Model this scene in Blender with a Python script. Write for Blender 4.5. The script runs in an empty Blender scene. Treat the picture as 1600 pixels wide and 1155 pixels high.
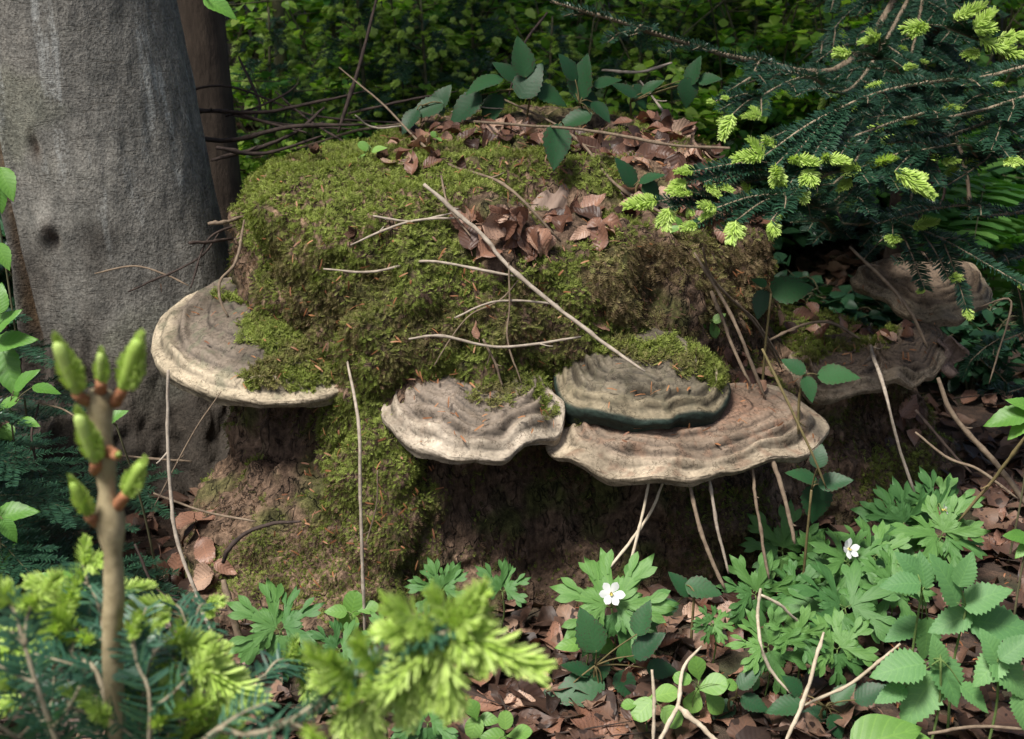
import bpy, math, random
import numpy as np
from mathutils import Vector, Matrix, noise
from mathutils.bvhtree import BVHTree

random.seed(7); RNG = np.random.default_rng(7)
SC = bpy.context.scene
COL = SC.collection

# ------------------------------------------------------------------ camera
CAM_Z = 1.18; PITCH = math.radians(20.0); FPX = 2198.0; CX, CY = 800.0, 577.5
cam_d = bpy.data.cameras.new('camera'); cam = bpy.data.objects.new('camera', cam_d); COL.objects.link(cam)
cam.location = (0, 0, CAM_Z); cam.rotation_euler = (math.radians(90) - PITCH, 0, 0)
cam_d.sensor_width = 36.0; cam_d.lens = 36.0 * FPX / 1600.0
cam_d.clip_start = 0.02; cam_d.clip_end = 300
cam_d.dof.use_dof = True; cam_d.dof.focus_distance = 2.28; cam_d.dof.aperture_fstop = 8.2
SC.camera = cam

# ------------------------------------------------------------------ sky, sun, exposure
SUN_EL, SUN_AZ = math.radians(62), math.radians(222)      # azimuth clockwise from +Y: behind and left of the camera
w = bpy.data.worlds.new('World'); SC.world = w; w.use_nodes = True
nt = w.node_tree; sky = nt.nodes.new('ShaderNodeTexSky'); sky.sky_type = 'NISHITA'; sky.sun_disc = False
sky.sun_elevation = SUN_EL; sky.sun_rotation = SUN_AZ; sky.dust_density = 4.0; sky.ozone_density = 0.6
nt.links.new(sky.outputs[0], nt.nodes['Background'].inputs[0]); nt.nodes['Background'].inputs[1].default_value = 0.06
sl = bpy.data.lights.new('sun', 'SUN'); sun = bpy.data.objects.new('sun', sl); COL.objects.link(sun)
sl.energy = 3.2; sl.angle = math.radians(14); sl.color = (1.0, 0.965, 0.90)
sd = Vector((math.sin(SUN_AZ) * math.cos(SUN_EL), math.cos(SUN_AZ) * math.cos(SUN_EL), math.sin(SUN_EL)))
sun.rotation_euler = (-sd).to_track_quat('-Z', 'Y').to_euler(); sun.location = (-2, -3, 6)
SC.view_settings.view_transform = 'Standard'; SC.view_settings.look = 'None'
SC.view_settings.exposure = 1.1; SC.view_settings.gamma = 1.0
SC.render.engine = 'CYCLES'

# ------------------------------------------------------------------ pixel rays
FWD = np.array([0, math.cos(PITCH), -math.sin(PITCH)]); UPV = np.array([0, math.sin(PITCH), math.cos(PITCH)])
CAMP = np.array([0, 0, CAM_Z])
def ray(px, py):
    return FWD + (px - CX) / FPX * np.array([1., 0, 0]) + (CY - py) / FPX * UPV
def pix(px, py, Y):
    d = ray(px, py); return CAMP + d * (Y / d[1])
def pixz(px, py, z):
    d = ray(px, py); return CAMP + d * ((z - CAM_Z) / d[2])
def project(V):
    d = V - CAMP; t = d @ FWD
    return CX + FPX * d[:, 0] / t, CY - FPX * (d @ UPV) / t

# ------------------------------------------------------------------ mesh helpers
def mesh_np(name, V, F, attrs=None, smooth=True):
    V = np.asarray(V, dtype=np.float32); F = np.asarray(F, dtype=np.int32)
    me = bpy.data.meshes.new(name); n = len(F)
    me.vertices.add(len(V)); me.vertices.foreach_set('co', V.ravel())
    me.loops.add(n * 3); me.loops.foreach_set('vertex_index', F.ravel())
    me.polygons.add(n); me.polygons.foreach_set('loop_start', np.arange(0, n * 3, 3, dtype=np.int32))
    if smooth: me.polygons.foreach_set('use_smooth', np.ones(n, dtype=bool))
    me.update(calc_edges=True)
    for k, a in (attrs or {}).items():
        at = me.attributes.new(k, 'FLOAT_VECTOR', 'POINT'); at.data.foreach_set('vector', np.asarray(a, dtype=np.float32).ravel())
    return me
def obj(name, me, mat=None, parent=None, M=None):
    o = bpy.data.objects.new(name, me); COL.objects.link(o)
    if mat is not None and me is not None and not me.materials: me.materials.append(mat)
    if parent is not None: o.parent = parent
    if M is not None: o.matrix_basis = M
    return o
def tag(o, label=None, cat=None, group=None, kind=None):
    if label: o['label'] = label
    if cat: o['category'] = cat
    if group: o['group'] = group
    if kind: o['kind'] = kind
    return o
def empty(name, loc, label, cat, group=None):
    o = bpy.data.objects.new(name, None); COL.objects.link(o); o.location = loc; o.empty_display_size = 0.05
    return tag(o, label, cat, group)
class MB:
    def __init__(s): s.V, s.F, s.A, s.n = [], [], [], 0
    def add(s, V, F, A=None):
        V = np.asarray(V, float); s.V.append(V); s.F.append(np.asarray(F, int) + s.n); s.n += len(V)
        s.A.append(np.zeros((len(V), 3)) if A is None else np.asarray(A, float))
    def mesh(s, name, smooth=True):
        return mesh_np(name, np.concatenate(s.V), np.concatenate(s.F), {'lf': np.concatenate(s.A)}, smooth)
    def build(s, name, mat, parent=None, smooth=True):
        me = s.mesh(name, smooth)
        if parent is not None:
            L = np.array(parent_world(parent)); V = np.empty(len(me.vertices) * 3, np.float32); me.vertices.foreach_get('co', V)
            me.vertices.foreach_set('co', (V.reshape(-1, 3) - L).astype(np.float32).ravel())
        return obj(name, me, mat, parent)
def parent_world(p):
    L = Vector((0, 0, 0))
    while p is not None: L = L + p.location; p = p.parent
    return L
def nrm(v): v = np.asarray(v, float); return v / (np.linalg.norm(v, axis=-1, keepdims=True) + 1e-12)
def grid_faces(nu, nv, wrap=False):
    i, j = np.meshgrid(np.arange(nu - (0 if wrap else 1)), np.arange(nv - 1), indexing='ij')
    i2 = (i + 1) % nu; a = i * nv + j; b = i2 * nv + j; c = i2 * nv + j + 1; d = i * nv + j + 1
    return np.concatenate([np.stack([a, b, c], -1).reshape(-1, 3), np.stack([a, c, d], -1).reshape(-1, 3)])
def spline(P, n):
    P = np.asarray(P, float)
    if len(P) < 3:
        t = np.linspace(0, 1, n)[:, None]; return P[0] * (1 - t) + P[-1] * t
    Q = np.vstack([2 * P[0] - P[1], P, 2 * P[-1] - P[-2]])
    seg = np.linalg.norm(np.diff(P, axis=0), axis=1); cs = np.concatenate([[0], np.cumsum(seg)]); s = np.linspace(0, cs[-1], n)
    k = np.clip(np.searchsorted(cs, s, side='right') - 1, 0, len(seg) - 1); t = ((s - cs[k]) / (seg[k] + 1e-9))[:, None]
    a, b, c, d = Q[k], Q[k + 1], Q[k + 2], Q[k + 3]
    return .5 * (2 * b + (c - a) * t + (2 * a - 5 * b + 4 * c - d) * t ** 2 + (3 * b - a - 3 * c + d) * t ** 3)
def frames(P):
    T = nrm(np.gradient(P, axis=0)); ref = np.array([0, 0, 1.]) if abs(T[:, 2]).mean() < .9 else np.array([0, -1., 0])
    B = nrm(np.cross(T, ref)); N = np.cross(B, T); return T, B, N
def tube(P, r, sides=6, rnd=0.0, jit=0.0):
    P = np.asarray(P, float); n = len(P); r = np.broadcast_to(np.asarray(r, float), (n,)) if np.ndim(r) == 0 or len(np.atleast_1d(r)) == n else np.linspace(r[0], r[1], n)
    T, B, N = frames(P); a = np.linspace(0, 2 * math.pi, sides, endpoint=False)
    rr = r[:, None] * (1 + jit * RNG.uniform(-1, 1, (n, sides)))
    V = P[:, None] + rr[..., None] * (np.cos(a)[None, :, None] * B[:, None] + np.sin(a)[None, :, None] * N[:, None])
    V = V.transpose(1, 0, 2).reshape(-1, 3); F = grid_faces(sides, n, True)[:, ::-1]
    m = len(V); V = np.vstack([V, P[0], P[-1]])
    i = np.arange(sides); j = (i + 1) % sides
    F = np.vstack([F, np.stack([i * n, j * n, np.full(sides, m)], -1), np.stack([j * n + n - 1, i * n + n - 1, np.full(sides, m + 1)], -1)])
    A = np.zeros((len(V), 3)); A[:m, 1] = np.tile(np.linspace(0, 1, n), sides); A[:m, 0] = np.repeat(a / 6.283, n); A[:, 2] = rnd
    return V, F, A
def inst(tV, tF, tA, Ms, rnd=None):
    n = len(Ms); V = np.einsum('nij,vj->nvi', Ms[:, :3, :3], tV) + Ms[:, None, :3, 3]
    F = tF[None] + (np.arange(n) * len(tV))[:, None, None]; A = np.tile(tA, (n, 1, 1))
    if rnd is not None: A[:, :, 2] = rnd[:, None]
    return V.reshape(-1, 3), F.reshape(-1, 3), A.reshape(-1, 3)
def mats(P, Yd, Zd, s=1.0):
    Yd = nrm(Yd); X = nrm(np.cross(Yd, Zd)); Z = np.cross(X, Yd); M = np.zeros((len(P), 4, 4))
    s = np.broadcast_to(np.asarray(s, float), (len(P),))[:, None]
    M[:, :3, 0] = X * s; M[:, :3, 1] = Yd * s; M[:, :3, 2] = Z * s; M[:, :3, 3] = P; M[:, 3, 3] = 1; return M
def mat1(p, yd, zd, s=1.0): return Matrix(mats(np.array([p], float), np.array([yd], float), np.array([zd], float), s)[0].tolist())
def rdir(n): v = RNG.normal(size=(n, 3)); return nrm(v)
def fbm(V, sc, oct=3, off=0.0):
    out = np.empty(len(V))
    for i, v in enumerate(V): out[i] = noise.fractal(Vector((v[0] * sc + off, v[1] * sc, v[2] * sc)), 1.0, 2.0, oct)
    return out
def sstep(a, b, x): t = np.clip((x - a) / (b - a), 0, 1); return t * t * (3 - 2 * t)
def gauss(x, c, s): return np.exp(-((x - c) / s) ** 2)
def in_poly(px, py, poly):
    poly = np.asarray(poly, float); inside = np.zeros(len(px), bool); j = len(poly) - 1
    for i in range(len(poly)):
        xi, yi = poly[i]; xj, yj = poly[j]
        c = ((yi > py) != (yj > py)) & (px < (xj - xi) * (py - yi) / (yj - yi + 1e-9) + xi); inside ^= c; j = i
    return inside

# ------------------------------------------------------------------ materials
def new_mat(name):
    m = bpy.data.materials.new(name); m.use_nodes = True; N = m.node_tree.nodes; L = m.node_tree.links
    return m, N, L, N['Principled BSDF'], N['Material Output']
def nd(N, t, **kw):
    n = N.new(t)
    for k, v in kw.items(): setattr(n, k, v)
    return n
def ramp(N, L, src, stops):
    r = N.new('ShaderNodeValToRGB'); e = r.color_ramp.elements
    while len(e) < len(stops): e.new(0.5)
    for x, (p, c) in zip(e, stops): x.position = p; x.color = (*c, 1)
    L.new(src, r.inputs[0]); return r.outputs[0]
def mth(N, L, op, a, b=None):
    n = N.new('ShaderNodeMath'); n.operation = op
    for i, x in enumerate((a, b)):
        if x is None: continue
        if isinstance(x, (int, float)): n.inputs[i].default_value = x
        else: L.new(x, n.inputs[i])
    return n.outputs[0]
def mixc(N, L, fac, a, b, blend='MIX'):
    n = N.new('ShaderNodeMix'); n.data_type = 'RGBA'; n.blend_type = blend
    for i, x in ((0, fac), (6, a), (7, b)):
        if isinstance(x, (int, float)): n.inputs[i].default_value = x
        elif isinstance(x, tuple): n.inputs[i].default_value = (*x, 1)
        else: L.new(x, n.inputs[i])
    return n.outputs[2]
def noise_n(N, L, scale, detail=4, rough=.55, coords='Object', stretch=None):
    tc = N.new('ShaderNodeTexCoord'); t = N.new('ShaderNodeTexNoise'); t.inputs['Scale'].default_value = scale
    t.inputs['Detail'].default_value = detail; t.inputs['Roughness'].default_value = rough
    src = tc.outputs[coords]
    if stretch:
        mp = N.new('ShaderNodeMapping'); mp.inputs['Scale'].default_value = stretch; L.new(src, mp.inputs[0]); src = mp.outputs[0]
    L.new(src, t.inputs['Vector']); return t.outputs['Fac']
def bump(N, L, bsdf, h, strength, dist):
    b = N.new('ShaderNodeBump'); b.inputs['Strength'].default_value = strength; b.inputs['Distance'].default_value = dist
    L.new(h, b.inputs['Height']); L.new(b.outputs[0], bsdf.inputs['Normal'])
def leaf_mat(name, stops, rough=.5, trans=.25, veins=7, vein_col=None, spots=None, spec=.5, tcol=None, vstr=.3, vb=.25):
    """stops: colours picked by per-leaf random (object random + lf.z)"""
    m, N, L, B, O = new_mat(name)
    at = nd(N, 'ShaderNodeAttribute', attribute_name='lf'); sp = nd(N, 'ShaderNodeSeparateXYZ'); L.new(at.outputs['Vector'], sp.inputs[0])
    oi = nd(N, 'ShaderNodeObjectInfo')
    r = mth(N, L, 'FRACT', mth(N, L, 'ADD', oi.outputs['Random'], sp.outputs[2]))
    c = ramp(N, L, r, stops)
    nz = noise_n(N, L, 45, 3)
    c = mixc(N, L, mth(N, L, 'MULTIPLY', nz, .55), c, mixc(N, L, 1.0, c, (.45, .5, .45), 'MULTIPLY'))
    if veins:
        au = mth(N, L, 'ABSOLUTE', sp.outputs[0])
        v = mth(N, L, 'FRACT', mth(N, L, 'SUBTRACT', mth(N, L, 'MULTIPLY', sp.outputs[1], veins), mth(N, L, 'MULTIPLY', au, 1.6)))
        vl = mth(N, L, 'LESS_THAN', mth(N, L, 'ABSOLUTE', mth(N, L, 'SUBTRACT', v, .5)), .07)
        mid = mth(N, L, 'LESS_THAN', au, .05); vl = mth(N, L, 'MAXIMUM', vl, mid)
        c = mixc(N, L, mth(N, L, 'MULTIPLY', vl, vstr), c, vein_col or mixc(N, L, 1.0, c, (1.7, 1.5, 1.3), 'MULTIPLY'))
        bump(N, L, B, mth(N, L, 'ABSOLUTE', mth(N, L, 'SUBTRACT', v, .5)), vb, .0015)
    if spots:
        sn = noise_n(N, L, 38, 2); edge = mth(N, L, 'POWER', mth(N, L, 'ABSOLUTE', sp.outputs[0]), 3)
        c = mixc(N, L, mth(N, L, 'GREATER_THAN', mth(N, L, 'ADD', sn, mth(N, L, 'MULTIPLY', edge, .12)), .66), c, spots)
    L.new(c, B.inputs['Base Color']); B.inputs['Roughness'].default_value = rough; B.inputs['Specular IOR Level'].default_value = spec
    if trans:
        tr = nd(N, 'ShaderNodeBsdfTranslucent'); L.new(mixc(N, L, 1.0, c, tcol or (1.5, 1.7, .6), 'MULTIPLY'), tr.inputs[0])
        mx = nd(N, 'ShaderNodeMixShader'); mx.inputs[0].default_value = trans
        L.new(B.outputs[0], mx.inputs[1]); L.new(tr.outputs[0], mx.inputs[2]); L.new(mx.outputs[0], O.inputs[0])
    return m
def col_mat(name, rough=.85, trans=0., nscale=120, nstr=.6, bdist=.002, bstr=.6, spec=.3, stretch=None, tcol=(1.3, 1.5, .7)):
    """colour straight from the vertex pigment attribute lf"""
    m, N, L, B, O = new_mat(name); at = nd(N, 'ShaderNodeAttribute', attribute_name='lf')
    nz = noise_n(N, L, nscale, 5, .62, stretch=stretch)
    c = mixc(N, L, nstr, at.outputs['Color'], mixc(N, L, 1.0, at.outputs['Color'], ramp(N, L, nz, [(.3, (.25, .25, .25)), (.7, (1.7, 1.7, 1.7))]), 'MULTIPLY'))
    L.new(c, B.inputs['Base Color']); B.inputs['Roughness'].default_value = rough; B.inputs['Specular IOR Level'].default_value = spec
    if bstr: bump(N, L, B, nz, bstr, bdist)
    if trans:
        tr = nd(N, 'ShaderNodeBsdfTranslucent'); L.new(mixc(N, L, 1.0, c, tcol, 'MULTIPLY'), tr.inputs[0])
        mx = nd(N, 'ShaderNodeMixShader'); mx.inputs[0].default_value = trans
        L.new(B.outputs[0], mx.inputs[1]); L.new(tr.outputs[0], mx.inputs[2]); L.new(mx.outputs[0], O.inputs[0])
    return m
def wood_mat(name, c0, c1, scale=60, rough=.8, stretch=None, bd=.002):
    m, N, L, B, O = new_mat(name); oi = nd(N, 'ShaderNodeObjectInfo')
    nz = noise_n(N, L, scale, 5, .6, stretch=stretch)
    c = ramp(N, L, nz, [(.3, c0), (.72, c1)])
    c = mixc(N, L, mth(N, L, 'MULTIPLY', oi.outputs['Random'], .45), c, mixc(N, L, 1.0, c, (.5, .46, .42), 'MULTIPLY'))
    L.new(c, B.inputs['Base Color']); B.inputs['Roughness'].default_value = rough; B.inputs['Specular IOR Level'].default_value = .25
    bump(N, L, B, nz, .6, bd); return m

M = {}
M['moss'] = col_mat('moss', .8, .3, 60, .35, bstr=0, tcol=(1.4, 1.5, .6))
m, N, L, B, O = new_mat('stump_wood'); at = nd(N, 'ShaderNodeAttribute', attribute_name='lf')
g1 = noise_n(N, L, 75, 6, .65, stretch=(1, 1, .22)); g2 = noise_n(N, L, 90, 5, .7); cr = noise_n(N, L, 16, 4, .6, stretch=(1, 1, .4))
c = mixc(N, L, 1.0, at.outputs['Color'], ramp(N, L, g1, [(.3, (.28, .26, .25)), (.7, (1.9, 1.8, 1.7))]), 'MULTIPLY')
c = mixc(N, L, 1.0, c, ramp(N, L, g2, [(.3, (.45, .45, .45)), (.7, (1.5, 1.5, 1.5))]), 'MULTIPLY')
ck = ramp(N, L, mth(N, L, 'ABSOLUTE', mth(N, L, 'SUBTRACT', cr, .5)), [(.0, (.35, .35, .35)), (.018, (1, 1, 1))]); c = mixc(N, L, 1.0, c, ck, 'MULTIPLY')
L.new(c, B.inputs['Base Color']); B.inputs['Roughness'].default_value = .92; B.inputs['Specular IOR Level'].default_value = .2
bump(N, L, B, mth(N, L, 'ADD', mth(N, L, 'ADD', g1, mth(N, L, 'MULTIPLY', g2, .5)), mth(N, L, 'MULTIPLY', ck, .6)), 1., .012); M['stump'] = m
M['fungus'] = col_mat('fungus_crust', .75, 0, 190, .40, .002, .45, .3)
m = M['fungus']; N = m.node_tree.nodes; L = m.node_tree.links; B = N['Principled BSDF']; old = B.inputs['Base Color'].links[0].from_socket
cr = noise_n(N, L, 30, 5, .65); ck = ramp(N, L, mth(N, L, 'ABSOLUTE', mth(N, L, 'SUBTRACT', cr, .52)), [(.0, (.35, .33, .3)), (.016, (1, 1, 1))]); st = noise_n(N, L, 11, 4, .6)
c = mixc(N, L, 1.0, mixc(N, L, 1.0, old, ck, 'MULTIPLY'), ramp(N, L, st, [(.35, (.62, .60, .56)), (.6, (1.12, 1.1, 1.06))]), 'MULTIPLY'); L.new(c, B.inputs['Base Color'])
M['pore'] = wood_mat('pore_surface', (.10, .075, .055), (.22, .18, .14), 60, .9)
m, N, L, B, O = new_mat('beech_bark'); at = nd(N, 'ShaderNodeAttribute', attribute_name='lf')
g1 = noise_n(N, L, 210, 3, .6, stretch=(1, 1, .75)); g2 = noise_n(N, L, 38, 5, .6, stretch=(1, 1, .7)); st1 = noise_n(N, L, 24, 4, .6, stretch=(1, 1, .13)); g3 = noise_n(N, L, 7, 4, .6)
c = mixc(N, L, 1.0, at.outputs['Color'], ramp(N, L, g1, [(.32, (.62, .60, .58)), (.68, (1.35, 1.33, 1.30))]), 'MULTIPLY')
c = mixc(N, L, 1.0, c, ramp(N, L, g2, [(.3, (.70, .70, .68)), (.7, (1.25, 1.22, 1.16))]), 'MULTIPLY')
lich = mth(N, L, 'MULTIPLY', ramp(N, L, st1, [(.57, (0, 0, 0)), (.63, (1, 1, 1))]), ramp(N, L, mth(N, L, 'MULTIPLY', g3, mth(N, L, 'ADD', g1, .5)), [(.42, (0, 0, 0)), (.58, (1, 1, 1))]))
zc = nd(N, 'ShaderNodeSeparateXYZ'); L.new(nd(N, 'ShaderNodeTexCoord').outputs['Object'], zc.inputs[0]); zr = ramp(N, L, zc.outputs[2], [(.42, (0, 0, 0)), (.62, (1, 1, 1))])
c = mixc(N, L, mth(N, L, 'MULTIPLY', mth(N, L, 'MULTIPLY', lich, zr), .55), c, (.36, .37, .355))
hz = noise_n(N, L, 12, 4, .6, stretch=(.35, .35, 2.4)); hk = ramp(N, L, mth(N, L, 'ABSOLUTE', mth(N, L, 'SUBTRACT', hz, .47)), [(.0, (.72, .70, .68)), (.010, (1, 1, 1))]); c = mixc(N, L, .8, c, mixc(N, L, 1.0, c, hk, 'MULTIPLY'))
L.new(c, B.inputs['Base Color']); B.inputs['Roughness'].default_value = .85; B.inputs['Specular IOR Level'].default_value = .2
bump(N, L, B, mth(N, L, 'ADD', mth(N, L, 'ADD', mth(N, L, 'MULTIPLY', g1, .6), g2), mth(N, L, 'MULTIPLY', hk, .5)), .9, .005); M['bark'] = m
M['fir_needle'] = leaf_mat('fir_needle', [(0, (.012, .042, .024)), (.5, (.02, .064, .036)), (1, (.034, .092, .046))], .38, .12, 0, spec=.6)
M['fir_near'] = leaf_mat('fir_needle_young', [(0, (.025, .085, .055)), (.5, (.04, .115, .07)), (1, (.065, .15, .075))], .45, .15, 0, spec=.5)
M['fir_new'] = leaf_mat('fir_new_growth', [(0, (.40, .58, .10)), (.5, (.50, .67, .15)), (1, (.62, .76, .26))], .6, .35, 0, tcol=(1.1, 1.1, .6))
M['fir_bark'] = wood_mat('fir_twig_bark', (.16, .12, .08), (.34, .27, .19), 90)
M['fir_stem'] = wood_mat('fir_stem_bark', (.20, .16, .085), (.40, .33, .20), 70)
M['fir_pale'] = wood_mat('fir_pale_twig', (.20, .17, .11), (.38, .33, .24), 90)
M['bud'] = wood_mat('bud_scale', (.28, .11, .05), (.45, .22, .12), 150)
M['trunk_dark'] = wood_mat('dark_bark', (.035, .026, .02), (.10, .075, .055), 25, .95, (1, 1, .3), .02)
M['sapling'] = wood_mat('sapling_bark', (.07, .07, .035), (.16, .15, .08), 30)
M['twig'] = wood_mat('dead_twig', (.12, .085, .06), (.26, .20, .14), 80)
M['twig_pale'] = wood_mat('pale_twig', (.22, .18, .14), (.44, .38, .31), 80)
M['twig_dark'] = wood_mat('dark_twig', (.02, .014, .012), (.075, .052, .042), 60)
M['straw'] = wood_mat('straw_stalk', (.34, .28, .20), (.60, .52, .40), 80)
M['bramble'] = leaf_mat('bramble_leaf', [(0, (.012, .052, .020)), (.6, (.020, .074, .026)), (1, (.034, .10, .034))], .5, .1, 9, spots=(.05, .022, .02), spec=.28, vstr=.12, vb=.12)
M['bramble_stem'] = wood_mat('bramble_stem', (.10, .09, .035), (.20, .15, .07), 60)
M['raspberry'] = leaf_mat('raspberry_leaf', [(0, (.085, .215, .07)), (.5, (.12, .27, .09)), (1, (.16, .33, .11))], .6, .28, 9)
M['anemone'] = leaf_mat('anemone_leaf', [(0, (.055, .155, .04)), (.6, (.09, .215, .05)), (1, (.13, .27, .065))], .6, .25, 4)
M['young'] = leaf_mat('young_leaf', [(0, (.12, .26, .045)), (.5, (.16, .32, .065)), (1, (.22, .38, .09))], .5, .3, 6)
M['beech_leaf'] = leaf_mat('beech_leaf', [(0, (.09, .23, .035)), (1, (.14, .31, .05))], .5, .3, 9)
M['green_stem'] = wood_mat('green_stem', (.09, .16, .04), (.16, .22, .07), 60)
M['petal'] = leaf_mat('white_petal', [(0, (.80, .80, .80)), (1, (.86, .86, .85))], .6, .25, 0, tcol=(1, 1, 1))
M['stamen'] = wood_mat('stamen', (.6, .5, .12), (.75, .68, .2), 200)
M['dead_leaf'] = leaf_mat('dead_leaf', [(0, (.035, .018, .013)), (.3, (.10, .045, .028)), (.5, (.18, .085, .055)), (.75, (.30, .16, .11)), (1, (.46, .31, .23))], .5, .1, 8, spec=.4, tcol=(1.4, 1, .7), spots=(.05, .025, .018), vb=.5)
M['old_litter'] = leaf_mat('decayed_leaf', [(0, (.022, .013, .010)), (.4, (.06, .032, .022)), (.75, (.115, .062, .043)), (1, (.22, .135, .095))], .55, .05, 8, spec=.35, spots=(.025, .014, .01))
M['needle_litter'] = leaf_mat('orange_needle', [(0, (.14, .05, .02)), (.5, (.26, .10, .035)), (1, (.40, .19, .08))], .6, .1, 0, tcol=(1.2, 1, .7))
M['husk'] = wood_mat('beech_husk', (.06, .03, .02), (.16, .09, .06), 180, .95)
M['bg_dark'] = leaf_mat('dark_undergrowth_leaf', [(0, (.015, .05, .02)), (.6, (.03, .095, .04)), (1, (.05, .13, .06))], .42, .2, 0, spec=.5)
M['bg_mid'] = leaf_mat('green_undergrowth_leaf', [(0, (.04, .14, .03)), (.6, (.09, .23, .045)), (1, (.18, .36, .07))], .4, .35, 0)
M['bg_bright'] = leaf_mat('bright_undergrowth_leaf', [(0, (.08, .22, .03)), (.4, (.26, .46, .06)), (1, (.52, .68, .15))], .4, .5, 0)  # light green leaf colour, raised so sunlight on the leaves is in the colour
M['grey_wood'] = wood_mat('weathered_wood', (.20, .14, .11), (.38, .29, .24), 40, .9, (1, 1, .2), .006)

# ground material: dark humus and decayed litter
m, N, L, B, O = new_mat('forest_floor'); nz = noise_n(N, L, 18, 6, .65); n2 = noise_n(N, L, 3, 3)
c = ramp(N, L, nz, [(.28, (.016, .011, .008)), (.5, (.05, .03, .02)), (.72, (.12, .07, .045))])
c = mixc(N, L, ramp(N, L, n2, [(.5, (0, 0, 0)), (.7, (.6, .6, .6))]), c, (.03, .05, .012))
L.new(c, B.inputs['Base Color']); B.inputs['Roughness'].default_value = .95; bump(N, L, B, nz, 1, .03); M['floor'] = m

# ================================================================== GROUND
def ground_h(x, y):
    x = np.asarray(x, float); y = np.asarray(y, float)
    P = np.stack([x.ravel(), y.ravel(), np.zeros(x.size)], 1)
    h = .05 * fbm(P, 1.3, 3).reshape(x.shape) * sstep(0, .6, np.abs(x) + np.abs(y - 2.2)) * .5
    return h + .07 * np.maximum(y - 3.6, 0) * (y < 40) + .07 * 36.4 * (y >= 40)
xs = np.concatenate([np.linspace(-60, -4, 24), np.linspace(-3.9, 3.9, 131), np.linspace(4, 60, 24)])
ys = np.concatenate([np.linspace(-60, -1, 20), np.linspace(-.9, 7, 132), np.linspace(7.3, 90, 40)])
gx, gy = np.meshgrid(xs, ys, indexing='ij'); GV = np.stack([gx, gy, ground_h(gx, gy)], -1).reshape(-1, 3); GF = grid_faces(len(xs), len(ys))
ground = obj('ground', mesh_np('ground', GV, GF), M['floor']); tag(ground, kind='structure')

# ================================================================== STUMP
SCX, SCY = 0.0, 2.54
def deg(a): return (a + 180) % 360 - 180
def top_h(x, y):
    h = .672 + .02 * np.sin(5 * x + 1) + .012 * np.sin(9 * y + 3 * x)
    terr = sstep(-.13, -.03, x + .10 * np.sin(8 * y)) * (1 - sstep(2.37, 2.46, y - .05 * x))
    h = h - .085 * terr
    h = h - .03 * sstep(.2, .5, x)
    return h
def stump_surface(nphi=420, ns=120, ntop=80):
    ph = np.linspace(-180, 180, nphi, endpoint=False); pr = np.radians(ph)
    # radius at the top rim, by angle (front = -90)
    kn = [(-180, .49), (-160, .52), (-146, .49), (-125, .42), (-105, .395), (-90, .39), (-70, .395), (-45, .42), (-20, .44), (0, .45), (45, .45), (90, .44), (140, .47), (180, .49)]
    Rt = np.interp(ph, [k[0] for k in kn], [k[1] for k in kn])
    V = []
    rx, ry = SCX + Rt * np.cos(pr), SCY + Rt * np.sin(pr); H = top_h(rx, ry) - .035
    for k in range(ns):
        s = k / (ns - 1.0); z = -.06 + (H + .06) * s; zz = np.maximum(z, 0)
        r = Rt * (1 + .02 * np.sin(pr * 5)) + .05 * np.exp(-zz / .12) + (.035 + .04 * gauss(deg(ph + 118), 0, 30)) * (1 - s ** 2)
        r -= .028 * s ** 10                                                     # rounded shoulder at the rim
        r += .085 * gauss(deg(ph + 113), 0, 13) * sstep(.62, .2, z) * (.5 + .5 * sstep(.5, .1, z))   # mossy buttress
        r += .12 * gauss(deg(ph + 142), 0, 15) * sstep(.22, .06, z)             # low root to the left
        r += .06 * gauss(deg(ph + 126), 0, 14) * sstep(.16, .02, z)
        r -= .05 * gauss(deg(ph + 82), 0, 20) * gauss(z, .22, .14)              # hollow below the brackets
        r -= .075 * gauss(deg(ph + 146), 0, 15) * gauss(z, .30, .12)
        sh = gauss(deg(ph - 10), 0, 24)                                          # broad right shoulder, lower
        r += .36 * sh * sstep(.36, .24, z) * (.8 + .2 * sstep(.25, 0, z))
        r += .07 * gauss(deg(ph + 38), 0, 18) * sstep(.34, .22, z)
        V.append(np.stack([SCX + r * np.cos(pr), SCY + r * np.sin(pr), z], -1))
    last = V[-1]; lr = np.hypot(last[:, 0] - SCX, last[:, 1] - SCY)
    for k in range(1, ntop):
        f = 1 - k / (ntop - 1.0) * .985; r = lr * f; x, y = SCX + r * np.cos(pr), SCY + r * np.sin(pr)
        z = top_h(x, y) - .035 * f ** 14
        V.append(np.stack([x, y, z], -1))
    V = np.stack(V, 1); nv = V.shape[1]; V = V.reshape(-1, 3)
    F = grid_faces(nphi, nv, True)
    G = V.reshape(nphi, nv, 3); du = np.roll(G, -1, 0) - np.roll(G, 1, 0); dv = np.gradient(G, axis=1)
    Nn = nrm(np.cross(du, dv)).reshape(-1, 3)
    d = .036 * fbm(V, 5.5, 3) + .018 * fbm(V, 22, 3, 7.0)
    d += .020 * (fbm(V * np.array([1, 1, .35]), 14, 3, 3.0))
    topmask = np.tile(np.arange(nv) >= ns, nphi); d[topmask] *= .6
    return V + Nn * d[:, None], F
SV, SF = stump_surface()
def fnormals(V, F):
    n = np.cross(V[F[:, 1]] - V[F[:, 0]], V[F[:, 2]] - V[F[:, 0]]); a = np.linalg.norm(n, axis=1) / 2
    return n / (2 * a[:, None] + 1e-12), a
stump = empty('tree_stump', (SCX, SCY, 0), 'broad old tree stump covered in green moss and brown leaves', 'stump')
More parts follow.
